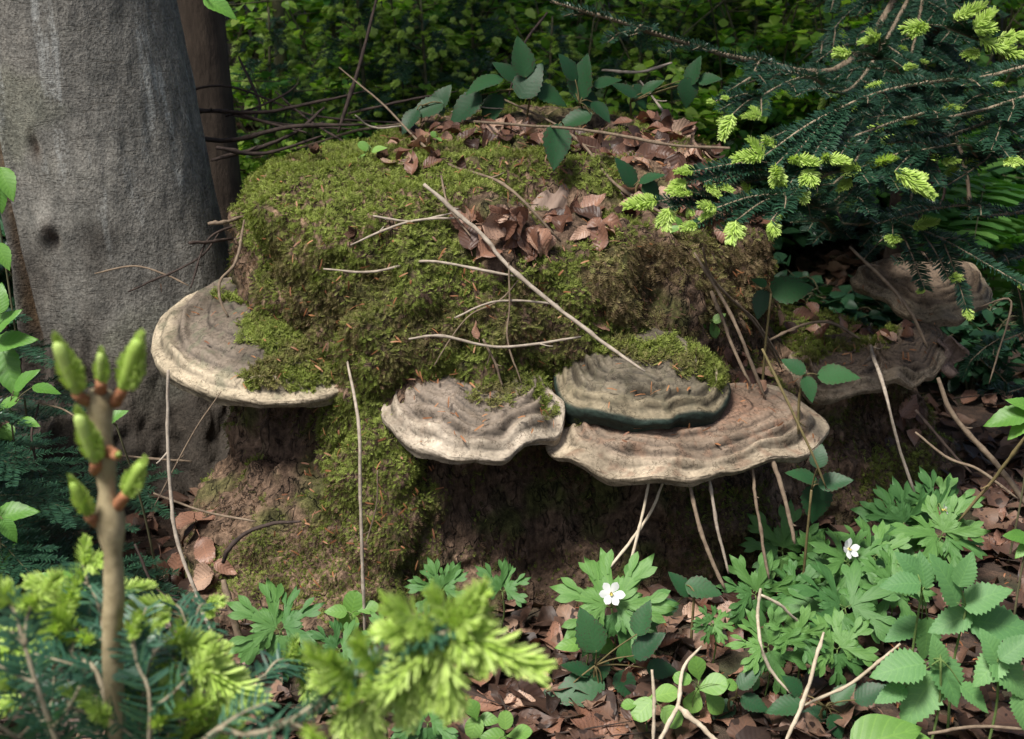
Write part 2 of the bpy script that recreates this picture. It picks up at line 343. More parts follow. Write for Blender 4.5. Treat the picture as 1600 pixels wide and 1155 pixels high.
# pigment of bare stump: dark humid brown, greyer and paler in patches, a green algae film here and there
n1 = fbm(SV, 4, 3, 20.); n2 = fbm(SV, 9, 3, 40.); n3 = fbm(SV, 26, 3, 80.)
k = sstep(-.3, .4, n1)[:, None]; SCOL = np.array([.080, .055, .040]) * (1 - k) + np.array([.175, .122, .086]) * k
k = (sstep(.05, .5, n2) * .75)[:, None]; SCOL = SCOL * (1 - k) + np.array([.055, .068, .018]) * k
k = (sstep(.3, .6, n3) * .5)[:, None]; SCOL = SCOL * (1 - k) + np.array([.17, .12, .09]) * k
stump_body = obj('wood', mesh_np('wood', SV - np.array([SCX, SCY, 0]), SF, {'lf': SCOL}), M['stump'], stump)
BV_ground = BVHTree.FromPolygons(GV.tolist(), GF.tolist()); BV_stump = BVHTree.FromPolygons(SV.tolist(), SF.tolist())
SOLIDS = [BV_stump, BV_ground]
def cast(o, d, solids=None):
    best = None
    for b in (solids or SOLIDS):
        h = b.ray_cast(Vector(o), Vector(d).normalized(), 60)
        if h[0] is not None and (best is None or h[3] < best[3]): best = h
    return best
def hit(px, py, lift=0.0):
    """the solid surface that shows at this pixel"""
    h = cast(CAMP, ray(px, py)); p = np.array(h[0]); n = np.array(h[1])
    if n @ ray(px, py) > 0: n = -n
    return p + n * lift, n
def drop(x, y, z0=3.0):
    h = cast((x, y, z0), (0, 0, -1)); return (np.array(h[0]), np.array(h[1]) * (1 if h[1].z > 0 else -1)) if h else (np.array([x, y, 0.]), np.array([0, 0, 1.]))

# ================================================================== BRACKET FUNGI
def bracket(name, label, apex, rim, z0, Y0, tilt, thick, dome, pal, under='pore', seed=0, algae=0.):
    """rim and apex are seen points on the bracket's tilted growing plane z = z0 + tan(tilt) (Y - Y0)"""
    tt = math.tan(math.radians(tilt)); rs = np.random.default_rng(seed)
    def onplane(px, py):
        d = ray(px, py); t = (z0 - CAM_Z - tt * Y0) / (d[2] - tt * d[1]); return CAMP + d * t
    A = onplane(*apex); R = np.array([onplane(*p) for p in rim])
    # close the outline behind the attachment, inside the wood
    back = A + (A - R.mean(0)) * .55
    loop = np.vstack([R, back + (R[-1] - A) * .45, back + (R[0] - A) * .45, R[:1]])
    L_ = spline(loop, 181)[:-1]; n = len(L_)
    ang = np.linspace(0, 2 * math.pi, n, endpoint=False)
    wob = sum(rs.uniform(.3, 1) / q * np.sin(q * ang + rs.uniform(0, 6.28)) for q in range(3, 11)) * .011
    up = nrm(np.array([0, -tt, 1.])); size = np.linalg.norm(R - A, axis=1).max()
    L_ = A + (L_ - A) * (1 + wob)[:, None]
    nr = 64; rr = np.linspace(.02, 1, nr)
    bands = np.array([.42, .58, .71, .81, .91]) + rs.uniform(-.025, .025, 5)
    V = np.empty((n, nr, 3)); C = np.empty((n, nr, 3)); c0, c1, c2, c3 = [np.array(c) for c in pal]
    wv = np.stack([np.array([noise.noise(Vector((math.cos(a) * 1.7 + seed, math.sin(a) * 1.7, r * 1.8))) for r in rr]) for a in ang])
    wf = np.stack([np.array([noise.fractal(Vector((math.cos(a) * 9 + seed, math.sin(a) * 9, r * 9)), 1, 2, 3) for r in rr]) for a in ang])
    wn = np.stack([np.array([noise.noise(Vector((math.cos(a) * 2.6 + seed * 3, math.sin(a) * 2.6, q * 1.7))) for q in range(40)]) for a in ang])
    for j, r in enumerate(rr):
        rw = r + .075 * wv[:, j] * sstep(1, .93, np.array(r))
        h = dome * (1 - r ** 2.4)
        for b, amp in zip(bands, (.0012, .0025, .005, .0075, .007)):
            am = amp * np.clip(.75 + 1.5 * wn[:, int(b * 60) % 40], .1, 1.9); h = h - am * sstep(b - .014, b + .016, rw) + am * gauss(rw, b - .028, .03)
        h = h + .0014 * wf[:, j] + .010 * wv[:, j] * r
        V[:, j] = A + (L_ - A) * r + up * h[:, None] if False else A + (L_ - A) * r + up * np.asarray(h)[:, None]
        k = sstep(.25, .8, rw)[:, None]; col = c0 * (1 - k) + c1 * k
        k = sstep(.80, .90, rw + .05 * wf[:, j])[:, None]; col = col * (1 - k) + c2 * k
        fine = .5 + .5 * np.sin(rw * 95 + 2 * wv[:, j]); col = col * (1 - .15 * (fine * sstep(.2, .5, rw) * sstep(-.4, .3, wf[:, j]))[:, None])
        for b in bands: col = col * (1 - (np.clip(.6 + .8 * wn[:, int(b * 60) % 40], .1, .85) * gauss(rw, b + .008, .009))[:, None])
        k = (sstep(.1, .5, wf[:, j]) * .5)[:, None]; col = col * (1 - k) + c3 * k
        C[:, j] = col
    # margin: rounded lip from upper edge round to the underside
    nm = 12; a = np.linspace(0, math.pi * .5, nm); outd = nrm((L_ - A) - np.outer((L_ - A) @ up, up))
    MV = np.empty((n, nm, 3)); MC = np.empty((n, nm, 3)); edge = V[:, -1]; th = thick * (1 + .22 * np.sin(3 * ang + seed) + .12 * np.sin(7 * ang))
    for j, q in enumerate(a):
        MV[:, j] = edge + outd * (np.sin(q * 2) * thick * .22 * (1 - .3 * (q > 1)))[..., None] - up * ((1 - np.cos(q)) * th)[:, None] * 1.0 + outd * (.0016 * wf[:, (j * 5) % nr])[:, None]
        al = algae * (sstep(.02, .3, np.full(n, j / (nm - 1.))) if algae > .5 else sstep(.35, .75, np.full(n, j / (nm - 1.))))
        MC[:, j] = (c2 * (1.0 - .25 * (j / nm))) * (1 - al)[:, None] + np.array([.014, .032, .026]) * al[:, None]
        MC[:, j] *= (1 - .25 * (wf[:, (j * 3) % nr] > .25))[:, None]
    # underside: pores, rising outward
    nu = 14; UV_ = np.empty((n, nu, 3)); lo = MV[:, -1]
    Ab = A - up * (thick + .045)
    for j in range(nu):
        f = 1 - j / (nu - 1.) * .98; UV_[:, j] = Ab + (lo - Ab) * f - up * (.012 * math.sin(math.pi * f))
    root = empty(name, tuple(A), label, 'fungus', 'bracket fungi growing on the stump')
    rl = np.array(root.location)
    parts = []
    for nme, X, Cc, mt in (('cap', V, C, M['fungus']), ('margin', MV, MC, M['fungus']), ('pore_surface', UV_, None, M['pore'])):
        g = X.reshape(-1, 3); F = grid_faces(n, X.shape[1], True)[:, ::-1]
        at = {'lf': (Cc.reshape(-1, 3) if Cc is not None else np.zeros_like(g))}
        fn, _ = fnormals(g, F)
        if nme == 'cap' and (fn @ up).mean() < 0: F = F[:, ::-1]
        o = obj(nme, mesh_np(nme, g - rl, F, at), mt, root); parts.append((g, F))
    g = np.concatenate([p[0] for p in parts]); offs = np.cumsum([0] + [len(p[0]) for p in parts[:-1]])
    Fa = np.concatenate([p[1] + o for p, o in zip(parts, offs)])
    SOLIDS.append(BVHTree.FromPolygons(g.tolist(), Fa.tolist()))
    return root, parts[0]
GREY = [(.105, .085, .068), (.165, .135, .108), (.36, .305, .225), (.10, .11, .07)]
PALE = [(.14, .115, .098), (.21, .172, .14), (.40, .345, .28), (.23, .18, .14)]
OLIVE = [(.105, .088, .068), (.14, .12, .088), (.225, .19, .13), (.085, .078, .05)]
TAN = [(.17, .105, .075), (.20, .155, .118), (.36, .30, .225), (.21, .12, .08)]
BROWN = [(.12, .088, .065), (.18, .135, .10), (.33, .265, .19), (.14, .10, .07)]
FUNGI = {}
FUNGI['left'] = bracket('bracket_fungus', 'half moss-covered grey bracket fungus next to the beech trunk', (440, 470),
    [(425, 440), (375, 434), (325, 440), (285, 455), (255, 480), (238, 507), (238, 530), (252, 556), (285, 580), (330, 596), (385, 608), (440, 611), (500, 601), (548, 584), (556, 560)], .37, 2.10, 13, .024, .026, GREY, seed=1, algae=.15)
FUNGI['mid'] = bracket('bracket_fungus', 'pale grey ridged bracket fungus with a notched rim on the mossy front', (755, 575),
    [(690, 552), (640, 572), (607, 608), (597, 630), (612, 652), (655, 678), (700, 694), (745, 702), (788, 699), (812, 682), (845, 668), (874, 652), (880, 628), (868, 600)], .345, 1.99, 15, .018, .022, PALE, seed=2, algae=.1)
FUNGI['big'] = bracket('bracket_fungus', 'largest tan bracket fungus, lying below the olive dark-edged one', (1075, 640),
    [(900, 640), (858, 672), (862, 695), (900, 712), (950, 725), (1010, 733), (1080, 730), (1150, 718), (1220, 700), (1268, 682), (1292, 662), (1294, 648), (1278, 630), (1230, 606), (1180, 598)], .31, 2.02, 15, .016, .020, TAN, seed=3, algae=.1)
FUNGI['olive'] = bracket('bracket_fungus', 'olive bracket fungus with dark green underside edge resting over the largest one', (1000, 545),
    [(900, 530), (874, 552), (873, 575), (884, 600), (905, 615), (950, 630), (1010, 636), (1045, 640), (1062, 630), (1100, 628), (1125, 612), (1137, 590), (1125, 565), (1100, 545)], .375, 2.01, 16, .034, .022, OLIVE, seed=4, algae=.97)
FUNGI['right_a'] = bracket('bracket_fungus', 'brownish bracket fungus with litter on the low right shoulder of the stump', (1300, 545),
    [(1225, 560), (1250, 585), (1280, 602), (1312, 606), (1350, 599), (1384, 588), (1390, 570), (1380, 545)], .285, 2.30, 14, .015, .02, BROWN, seed=5)
FUNGI['right_b'] = bracket('bracket_fungus', 'brown wavy bracket fungus beside the torn papery scrap, right shoulder of stump', (1410, 530),
    [(1355, 555), (1372, 578), (1402, 586), (1440, 578), (1468, 562), (1486, 542), (1488, 525), (1470, 510)], .305, 2.36, 14, .014, .02, BROWN, seed=6)
FUNGI['far'] = bracket('bracket_fungus', 'brown bracket fungus hanging in the shade under the fir branches', (1440, 420),
    [(1335, 415), (1355, 440), (1400, 468), (1432, 484), (1470, 490), (1512, 480), (1545, 460), (1550, 435), (1520, 410)], .375, 2.50, 15, .017, .02, BROWN, seed=8)
# torn papery scrap at the rim of the right bracket
p, _ = hit(1478, 548); V, F = [], []
g = np.stack(np.meshgrid(np.linspace(-.022, .022, 9), np.linspace(-.035, .035, 13), indexing='ij'), -1).reshape(-1, 2)
V = np.stack([g[:, 0] + .01 * np.sin(g[:, 1] * 120), .012 * np.sin(g[:, 0] * 150 + g[:, 1] * 60), g[:, 1] + .006 * np.sin(g[:, 0] * 260)], 1)
scrap = obj('torn_crust', mesh_np('torn_crust', V, grid_faces(9, 13), {'lf': np.tile([.26, .19, .16], (len(V), 1)) * RNG.uniform(.6, 1.1, (len(V), 1))}), M['fungus'])
scrap.location = p + np.array([.006, -.006, -.012]); sm = scrap.modifiers.new('thickness', 'SOLIDIFY'); sm.thickness = .003
tag(scrap, 'torn papery grey-brown scrap at the edge of the right-hand bracket fungus', 'scrap')

# ================================================================== BEECH TREE
def beech_axis(z): return np.array([-.76 - .075 * z - .02 * z * z * (z < 3), 2.78 + 0 * z])
def build_trunk(axis, r_fn, z0, z1, nz, nphi, disp, name, parent, mat, colf):
    zz = z0 + (z1 - z0) * np.linspace(0, 1, nz) ** 1.6; ph = np.linspace(-math.pi, math.pi, nphi, endpoint=False)
    V = np.empty((nphi, nz, 3))
    for j, z in enumerate(zz):
        c = axis(z); r = r_fn(z, ph); V[:, j, 0] = c[0] + r * np.cos(ph); V[:, j, 1] = c[1] + r * np.sin(ph); V[:, j, 2] = z
    g = V.reshape(-1, 3); P = np.repeat(ph, nz); Z = np.tile(zz, nphi)
    out = np.stack([np.cos(P), np.sin(P), 0 * P], 1); g = g + out * disp(g, P, Z)[:, None]
    o = obj(name, mesh_np(name, g - np.array(parent.location), grid_faces(nphi, nz, True), {'lf': colf(g, P, Z)}), mat, parent)
    SOLIDS.append(BVHTree.FromPolygons(g.tolist(), grid_faces(nphi, nz, True).tolist())); return o
beech = empty('beech_tree', (-.775, 2.78, 0), 'smooth grey beech trunk with a long bark wound, close beside the stump', 'tree')
def br(z, ph):
    d = np.degrees(ph)
    r = .200 - .005 * z + .09 * math.exp(-max(z, 0) / .16)
    return r * (1 + .02 * np.sin(3 * ph + 1)) + .22 * gauss(deg(d + 28), 0, 22) * math.exp(-max(z, 0) / .17) + .08 * gauss(deg(d + 80), 0, 18) * math.exp(-max(z, 0) / .12)
def scar(P, Z):
    d = np.degrees(P); c = -146 + 6 * np.sin(Z * 4.2 + .3); wd = 21 * sstep(.98, .78, Z) * (.75 + .25 * np.sin(Z * 9)) + .01
    return deg(d - c), wd
def bd(g, P, Z):
    x, wd = scar(P, Z); ins = sstep(1.05, .85, np.abs(x) / wd); lip = gauss(np.abs(x), wd * 1.08 + 1.2, 3.2) * sstep(1.05, .95, Z)
    f = .006 * fbm(g, 3, 3) + .0025 * fbm(g * np.array([1, 1, .3]), 40, 2, 9.)
    rug = .05 * fbm(g * np.array([1, 1, .6]), 9, 4, 5.) * sstep(.42, .12, Z)
    kn = sum(a * gauss(deg(np.degrees(P) - d0), 0, sd_) * gauss(Z, zz, sz) for d0, zz, sd_, sz, a in ((-109, .675, 3.5, .022, -.016), (-109, .675, 7, .045, .010), (-110, .52, 7, .03, .022), (-107, .505, 3, .02, -.02), (-112, .40, 5, .04, .010)))
    return f + rug - .028 * ins + .016 * lip + kn
def bc(g, P, Z):
    n = fbm(g, 5, 3, 3.); s = fbm(g * np.array([1, 1, .12]), 13, 3, 11.); s2 = fbm(g * np.array([1, 1, .5]), 60, 2, 31.)
    c = np.array([.162, .160, .152]) * (1 + .28 * n)[:, None]
    k = (sstep(.15, .5, n) * .35)[:, None]; c = c * (1 - k) + np.array([.105, .12, .075]) * k
    x, wd = scar(P, Z); ins = (sstep(1.05, .9, np.abs(x) / wd))[:, None]
    c = c * (1 - .75 * gauss(np.abs(x), wd * .97, 1.6) * sstep(.98, .9, Z))[:, None]
    c = c * (1 - ins) + np.array([.085, .055, .030]) * (1 + .5 * s2)[:, None] * ins
    kn = sum(gauss(deg(np.degrees(P) - d0), 0, 3.2) * gauss(Z, zz, .024) for d0, zz in ((-109, .675), (-108, .51)))[:, None]
    c = c * (1 - kn) + np.array([.05, .036, .028]) * kn
    k = sstep(.48, .22, Z + .2 * n)[:, None]; c = c * (1 - k) + np.array([.042, .036, .031]) * k                        # weathered dark root collar
    return np.clip(c, .01, 1)
build_trunk(beech_axis, br, -.08, 6.5, 300, 260, bd, 'trunk', beech, M['bark'], bc)
for (p0, p1, r0) in (((-1.9, 2.8, 5.2), (-3.2, 1.6, 7.2), .09), ((-1.7, 2.78, 4.6), (-.4, 3.6, 7.0), .08), ((-2.2, 2.78, 6.3), (-2.8, 3.6, 8.6), .13)):
    a = np.array(p0); a[:2] = beech_axis(a[2]); P = spline([a, (a + np.array(p1)) / 2 + np.array([0, 0, .25]), p1], 14)
    b = MB(); b.add(*tube(P, (r0, .03), 10)); b.build('limb', M['sapling'], beech)

# ================================================================== MOSS
def sample_surface(V, F, n, wfun):
    fn, fa = fnormals(V, F); cen = V[F].mean(1); wgt = fa * wfun(cen, fn); wgt = wgt / wgt.sum()
    idx = RNG.choice(len(F), n, p=wgt); u = RNG.uniform(size=(n, 2)); f = u.sum(1) > 1; u[f] = 1 - u[f]
    P = V[F[idx, 0]] + u[:, :1] * (V[F[idx, 1]] - V[F[idx, 0]]) + u[:, 1:] * (V[F[idx, 2]] - V[F[idx, 0]])
    return P, fn[idx]
# one feathery moss sprig along +Y: stalk and paired leaflets
sV, sF = [], []
for i, t in enumerate((0.0, .28, .52, .76)):
    wd = .27 * (1 - .5 * t); ln = .36 * (1 - .35 * t)
    for sg in (-1, 1):
        b = len(sV); sV += [(0, t, .02 * i), (sg * wd * 1.5, t + ln * .8, .05 + .05 * t), (sg * wd * .35, t + ln * .62, -.02)]; sF.append((b, b + 1, b + 2) if sg > 0 else (b, b + 2, b + 1))
b = len(sV); sV += [(-.035, 0, 0), (.035, 0, 0), (0, 1.12, .05)]; sF.append((b, b + 1, b + 2))
SPV, SPF = np.array(sV, float), np.array(sF, int); SPA = np.zeros((len(SPV), 3))
def moss_mesh(P, Nn, length, colors, hang):
    n = len(P); T = rdir(n); T = nrm(T - (T * Nn).sum(1, keepdims=True) * Nn)
    g = np.array([0, 0, -1.]); D = nrm(Nn * RNG.uniform(.35, 1.0, (n, 1)) + T * RNG.uniform(.2, .9, (n, 1)) + g * hang[:, None])
    Ms = mats(P - Nn * .002, D, nrm(Nn + rdir(n) * .5), length)
    V, F, A = inst(SPV, SPF, SPA, Ms); A = np.repeat(colors, len(SPV), 0); sh = np.tile(np.linspace(.75, 1.1, len(SPV))[:, None], (n, 1))
    return V, F, A * sh
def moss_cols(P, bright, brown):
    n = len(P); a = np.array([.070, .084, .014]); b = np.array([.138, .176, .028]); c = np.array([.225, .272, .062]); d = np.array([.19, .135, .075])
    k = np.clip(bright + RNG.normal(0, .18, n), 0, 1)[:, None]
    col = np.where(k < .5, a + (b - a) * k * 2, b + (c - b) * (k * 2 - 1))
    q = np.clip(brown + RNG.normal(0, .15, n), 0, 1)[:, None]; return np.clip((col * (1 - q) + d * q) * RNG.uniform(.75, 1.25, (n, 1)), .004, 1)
MOSS_POLY = [(352, 262), (400, 232), (480, 205), (600, 195), (720, 200), (840, 225), (950, 250), (1000, 285), (930, 320), (905, 290), (850, 275), (790, 300), (700, 330), (690, 365), (730, 400), (800, 425), (800, 390), (860, 395), (930, 372), (1010, 360), (1075, 372), (1110, 440), (1120, 505), (1010, 515), (1130, 560), (1140, 600), (1050, 575), (900, 540), (850, 610), (760, 580), (640, 590), (600, 630), (650, 690), (690, 760), (690, 850), (660, 920), (610, 985), (520, 960), (420, 950), (330, 930), (320, 880), (370, 845), (500, 815), (510, 760), (490, 650), (545, 600), (480, 560), (420, 540), (400, 400), (370, 340)]
def moss_w(cen, fn):
    px, py = project(cen); nz = fbm(cen, 9, 3, 55.)
    jx = 22 * fbm(cen, 14, 2, 60.); jy = 22 * fbm(cen, 14, 2, 66.)
    front = fn[:, 1] < .75
    w_ = (in_poly(px + jx, py + jy, MOSS_POLY) & front) * 1.0
    w_ = w_ * sstep(-.75, -.35, nz)
    w_ = np.maximum(w_, .10 * (nz > .12) * (cen[:, 2] > .02))
    w_ = np.maximum(w_, .8 * ((fn[:, 1] >= .1) & (nz > -.1)))                  # far side of the stump
    w_ = np.maximum(w_, .75 * (in_poly(px + jx, py + jy, [(940, 380), (1010, 360), (1120, 365), (1215, 375), (1215, 470), (1110, 530), (960, 500)]) & (nz > -.4)))
    rs_ = in_poly(px + jx, py + jy, [(1200, 470), (1400, 500), (1420, 545), (1230, 560)]) | in_poly(px + jx, py + jy, [(1340, 720), (1440, 690), (1500, 760), (1420, 790), (1340, 800)])
    w_ = np.maximum(w_, .6 * rs_); w_ = np.maximum(w_, .5 * in_poly(px + jx, py + jy, [(1060, 760), (1200, 760), (1220, 860), (1080, 880)]))
    return w_ * (1 - .0 * px) + 1e-6
nM = 125000
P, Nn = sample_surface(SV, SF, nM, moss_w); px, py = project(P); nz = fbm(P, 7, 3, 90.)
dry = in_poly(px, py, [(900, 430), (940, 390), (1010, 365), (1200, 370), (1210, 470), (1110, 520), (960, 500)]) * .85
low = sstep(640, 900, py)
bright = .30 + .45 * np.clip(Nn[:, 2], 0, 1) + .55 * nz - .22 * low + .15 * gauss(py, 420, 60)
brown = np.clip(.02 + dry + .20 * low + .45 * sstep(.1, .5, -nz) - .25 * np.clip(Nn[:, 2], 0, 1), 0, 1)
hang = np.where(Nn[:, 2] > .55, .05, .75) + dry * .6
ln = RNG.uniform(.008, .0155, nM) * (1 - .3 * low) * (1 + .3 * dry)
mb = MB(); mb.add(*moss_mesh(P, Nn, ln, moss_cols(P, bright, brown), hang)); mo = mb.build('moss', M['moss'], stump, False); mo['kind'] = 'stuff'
# short brown rootlets and dead moss on the bare lower face
def root_w(cen, fn):
    return ((fn[:, 1] < .6) & (cen[:, 2] < .55) & (cen[:, 2] > .0)) * sstep(-.2, .4, fbm(cen, 8, 2, 12.)) + 1e-6
P, Nn = sample_surface(SV, SF, 22000, root_w); nR = len(P)
rc = np.array([.10, .062, .038]) * RNG.uniform(.4, 1.7, (nR, 1)); gk = (RNG.uniform(size=(nR, 1)) < .22); rc = np.where(gk, np.array([.075, .085, .02]) * RNG.uniform(.5, 1.2, (nR, 1)), rc)
mb = MB(); mb.add(*moss_mesh(P, Nn, RNG.uniform(.006, .016, nR), rc, np.full(nR, .9))); mo = mb.build('rootlets', M['moss'], stump, False); mo['kind'] = 'stuff'
# moss growing on the brackets
for key, polys, cnt, br_ in (('left', [[(380, 500), (425, 470), (470, 480), (540, 500), (560, 600), (500, 606), (460, 604), (445, 595), (400, 605), (380, 585), (420, 560), (380, 520)], [(330, 462), (380, 452), (400, 475), (340, 476)]], 5200, .62),
        ('mid', [[(700, 545), (830, 545), (850, 600), (870, 640), (850, 660), (830, 600), (800, 640), (770, 640), (750, 600)], [(735, 610), (750, 605), (760, 625), (740, 630)]], 1500, .55),
        ('olive', [[(880, 520), (1110, 540), (1140, 590), (1110, 615), (1085, 585), (1000, 565), (960, 550), (900, 550)]], 2600, .6),
        ('big', [[(900, 640), (1100, 640), (1100, 650), (900, 655)]], 300, .4),
        ('right_a', [[(1215, 530), (1330, 525), (1360, 545), (1270, 560)]], 900, .4), ('right_b', [[(1310, 520), (1400, 515), (1390, 540)]], 400, .4)):
    root, (cv, cf) = FUNGI[key]
    def wf_(cen, fn):
        px, py = project(cen); j1 = 16 * fbm(cen, 30, 2, 3.); ok = np.zeros(len(cen), bool)
        for pl in polys: ok |= in_poly(px + j1, py - j1, pl)
        return ok * 1.0 + 1e-7
    P, Nn = sample_surface(cv, cf, cnt, wf_); Nn = np.where(Nn[:, 2:] < 0, -Nn, Nn); nz = fbm(P, 14, 2, 90.)
    mb = MB(); mb.add(*moss_mesh(P, Nn, RNG.uniform(.009, .018, cnt), moss_cols(P, br_ + .5 * nz, .05 + .4 * sstep(.1, .5, -nz)), np.full(cnt, .15)))
    mo = mb.build('moss', M['moss'], root, False); mo['kind'] = 'stuff'
# bare weathered wood showing through on top
p, n_ = hit(862, 318); g = np.stack(np.meshgrid(np.linspace(-1, 1, 15), np.linspace(-1, 1, 15), indexing='ij'), -1).reshape(-1, 2)
bw = np.stack([g[:, 0] * .042 + .014 * g[:, 1], -g[:, 1] * .0, g[:, 1] * .055], 1); bw[:, 1] = .015 * (g ** 2).sum(1) - .004 * np.sin(g[:, 0] * 9)
bo = obj('bare_wood', mesh_np('bare_wood', bw, grid_faces(15, 15), {'lf': np.zeros((225, 3))}), M['grey_wood'], stump)
bo.location = p - np.array([SCX, SCY, 0]) + np.array([0, -.012, 0]); bo.rotation_euler = (-.6, .25, 0); sm = bo.modifiers.new('t', 'SOLIDIFY'); sm.thickness = .02

# ================================================================== LEAF TEMPLATES
def strip_leaf(L_=1., W=.3, n=10, shape='ovate', serr=0., fold=.18, curl=.12, wav=0., tip=1.0, base=.0):
    t = np.linspace(0, 1, n + 1)
    if shape == 'ovate': w_ = np.sin(math.pi * t ** .72) ** .85 * (1 - .25 * t)
    elif shape == 'round': w_ = np.sqrt(np.clip(1 - (2 * t - 1) ** 2, 0, 1))
    elif shape == 'obov': w_ = np.sin(math.pi * t ** 1.5) ** .8
    else: w_ = np.sin(math.pi * t ** 1.0) ** .9
    w_ = w_ * W; w_[0] = base; 
    if serr: w_ = w_ * (1 + serr * np.where(np.arange(n + 1) % 2 == 0, 1, -1)); w_[0] = base; 
    w_[-1] = 0
    V, A = [], []
    for i, tt in enumerate(t):
        z = -curl * tt * tt
        for u in (-1, -.5, 0, .5, 1):
            y = tt * L_ - (serr * .5 * L_ / n * (abs(u) == 1) * (i % 2))
            V.append((u * w_[i], y, z + fold * abs(u) * w_[i] - .35 * fold * u * u * w_[i] + wav * math.sin(tt * 9 + u * 3) * abs(u))); A.append((u, tt, 0))
    F = grid_faces(n + 1, 5)[:, ::-1]; return np.array(V, float), F, np.array(A, float)
def merge(items):
    b = MB()
    for V, F, A, Mx in items:
        Mx = np.array(Mx); b.add(V @ Mx[:3, :3].T + Mx[:3, 3], F, A)
    return np.concatenate(b.V), np.concatenate(b.F), np.concatenate(b.A)
def rz(a, s=1., off=(0, 0, 0), tilt=0.):
    return Matrix.Translation(off) @ Matrix.Rotation(a, 4, 'Z') @ Matrix.Rotation(tilt, 4, 'X') @ Matrix.Scale(s, 4)
def tmpl(name, VFA): return mesh_np(name, VFA[0], VFA[1], {'lf': VFA[2]})
# beech-like dead leaves, several curls; unit length 1
DEAD = []
for i in range(9):
    r = random.Random(i); V, F, A = strip_leaf(1, .26 + .14 * r.random(), 9, ('ovate', 'obov', 'ovate', 'round')[i % 4], .05, r.uniform(.1, .7), r.uniform(-.25, .35), .035)
    V[:, 2] += .10 * np.sin(V[:, 1] * r.uniform(2, 7) + r.uniform(0, 6)) + .12 * V[:, 0] * np.sin(V[:, 1] * 4 + i)
    c = r.uniform(0, 1.5); ang = V[:, 0] * c; V[:, 0], V[:, 2] = np.where(abs(c) > .05, np.sin(ang) / max(c, .05), V[:, 0]), V[:, 2] + (1 - np.cos(ang)) / max(c, .05)
    st, sF_, sA = tube(spline([(0, -.18, .03), (0, -.06, 0), (0, .03, 0)], 5), .012, 4); sA[:, :] = (0, .5, 0)
    V = V - np.array([0, .5, 0]); st = st - np.array([0, .5, 0])
    DEAD.append(merge([(V, F, A, np.eye(4)), (st, sF_, sA, np.eye(4))]))
DEAD_ME = [tmpl('dead_leaf', d) for d in DEAD]
BRL = [strip_leaf(1, w_, 16, 'ovate', .06, f, c, .01, base=.03) for w_, f, c in ((.36, .2, .12), (.40, .12, .2), (.34, .3, .05))]
BRL_ME = [tmpl('leaflet', b) for b in BRL]
RSL = [strip_leaf(1, w_, 22, 'ovate', .10, f, c, .015, base=.03) for w_, f, c in ((.34, .25, .15), (.38, .15, .25), (.31, .3, .1))]
RSL_ME = [tmpl('leaflet', b) for b in RSL]
YNG_ME = [tmpl('leaf', strip_leaf(1, w_, 10, sh_, 0, f, c, .01, base=.05)) for w_, sh_, f, c in ((.42, 'round', .1, .1), (.36, 'obov', .15, .15), (.38, 'ovate', .2, .2))]
BCH_ME = [tmpl('leaf', strip_leaf(1, .31, 14, 'ovate', .04, f, c, .02, base=.03)) for f, c in ((.2, .1), (.3, .2))]
def anemone_leaf(seed):
    r = random.Random(seed); it = []
    for a in (-1.05, 0, 1.05):
        for q, (s_, ln_) in {-1: (.62, .72), 0: (1, 1), 1: (.62, .74)}.items():
            V, F, A = strip_leaf(ln_, .125 + .02 * r.random(), 6, 'obov', 0, .2, .16 + .1 * r.random(), .012, base=.035)
            for zz in (4, 5):                                       # notched, toothed ends
                V[zz * 5 + (0 if q <= 0 else 4)] *= .9
            for tg in (-1, 1):
                V2, F2, A2 = strip_leaf(ln_ * .42, .085, 5, 'obov', 0, .2, .12, 0, base=.03); it.append((V2 + np.array([0, 0, .002]), F2, A2, rz(a + q * .40, s_ if q else 1) @ rz(tg * -.42, 1., (tg * .05, ln_ * .48, -.05))))
            it.append((V, F, A + np.array([0, 0, 0]), rz(a + q * .40 + r.uniform(-.06, .06), s_ if q else 1, (0, 0, 0), r.uniform(-.08, .08))))
    return merge(it)
ANL_ME = [tmpl('leaf', anemone_leaf(i)) for i in range(3)]
PET_ME = tmpl('petal', strip_leaf(1, .30, 6, 'obov', 0, -.15, -.12, 0, base=.06))

# ================================================================== FIR NEEDLES AND BRANCHES
def needles_np(P, D, U, L_, W, bend=0.10, rnd=None):
    n = len(P); D = nrm(D); S = nrm(np.cross(D, U)); U = np.cross(S, D); L_ = np.broadcast_to(L_, (n,))[:, None]; W = np.broadcast_to(W, (n,))[:, None]
    V = np.stack([P - S * W * .3, P + S * W * .3, P + D * L_ * .5 - S * W * .5 + U * L_ * bend * .5, P + D * L_ * .5 + S * W * .5 + U * L_ * bend * .5,
                  P + D * L_ * .9 - S * W * .38, P + D * L_ * .9 + S * W * .38, P + D * L_ - U * L_ * bend * .3], 1)
    F = np.array([(0, 1, 3), (0, 3, 2), (2, 3, 5), (2, 5, 4), (4, 5, 6)])[None] + (np.arange(n) * 7)[:, None, None]
    A = np.zeros((n, 7, 3)); A[:, :, 2] = (RNG.uniform(0, .9, n) if rnd is None else rnd)[:, None]; A[:, :, 1] = np.array([0, 0, .5, .5, .9, .9, 1])
    return V.reshape(-1, 3), F.reshape(-1, 3), A.reshape(-1, 3)
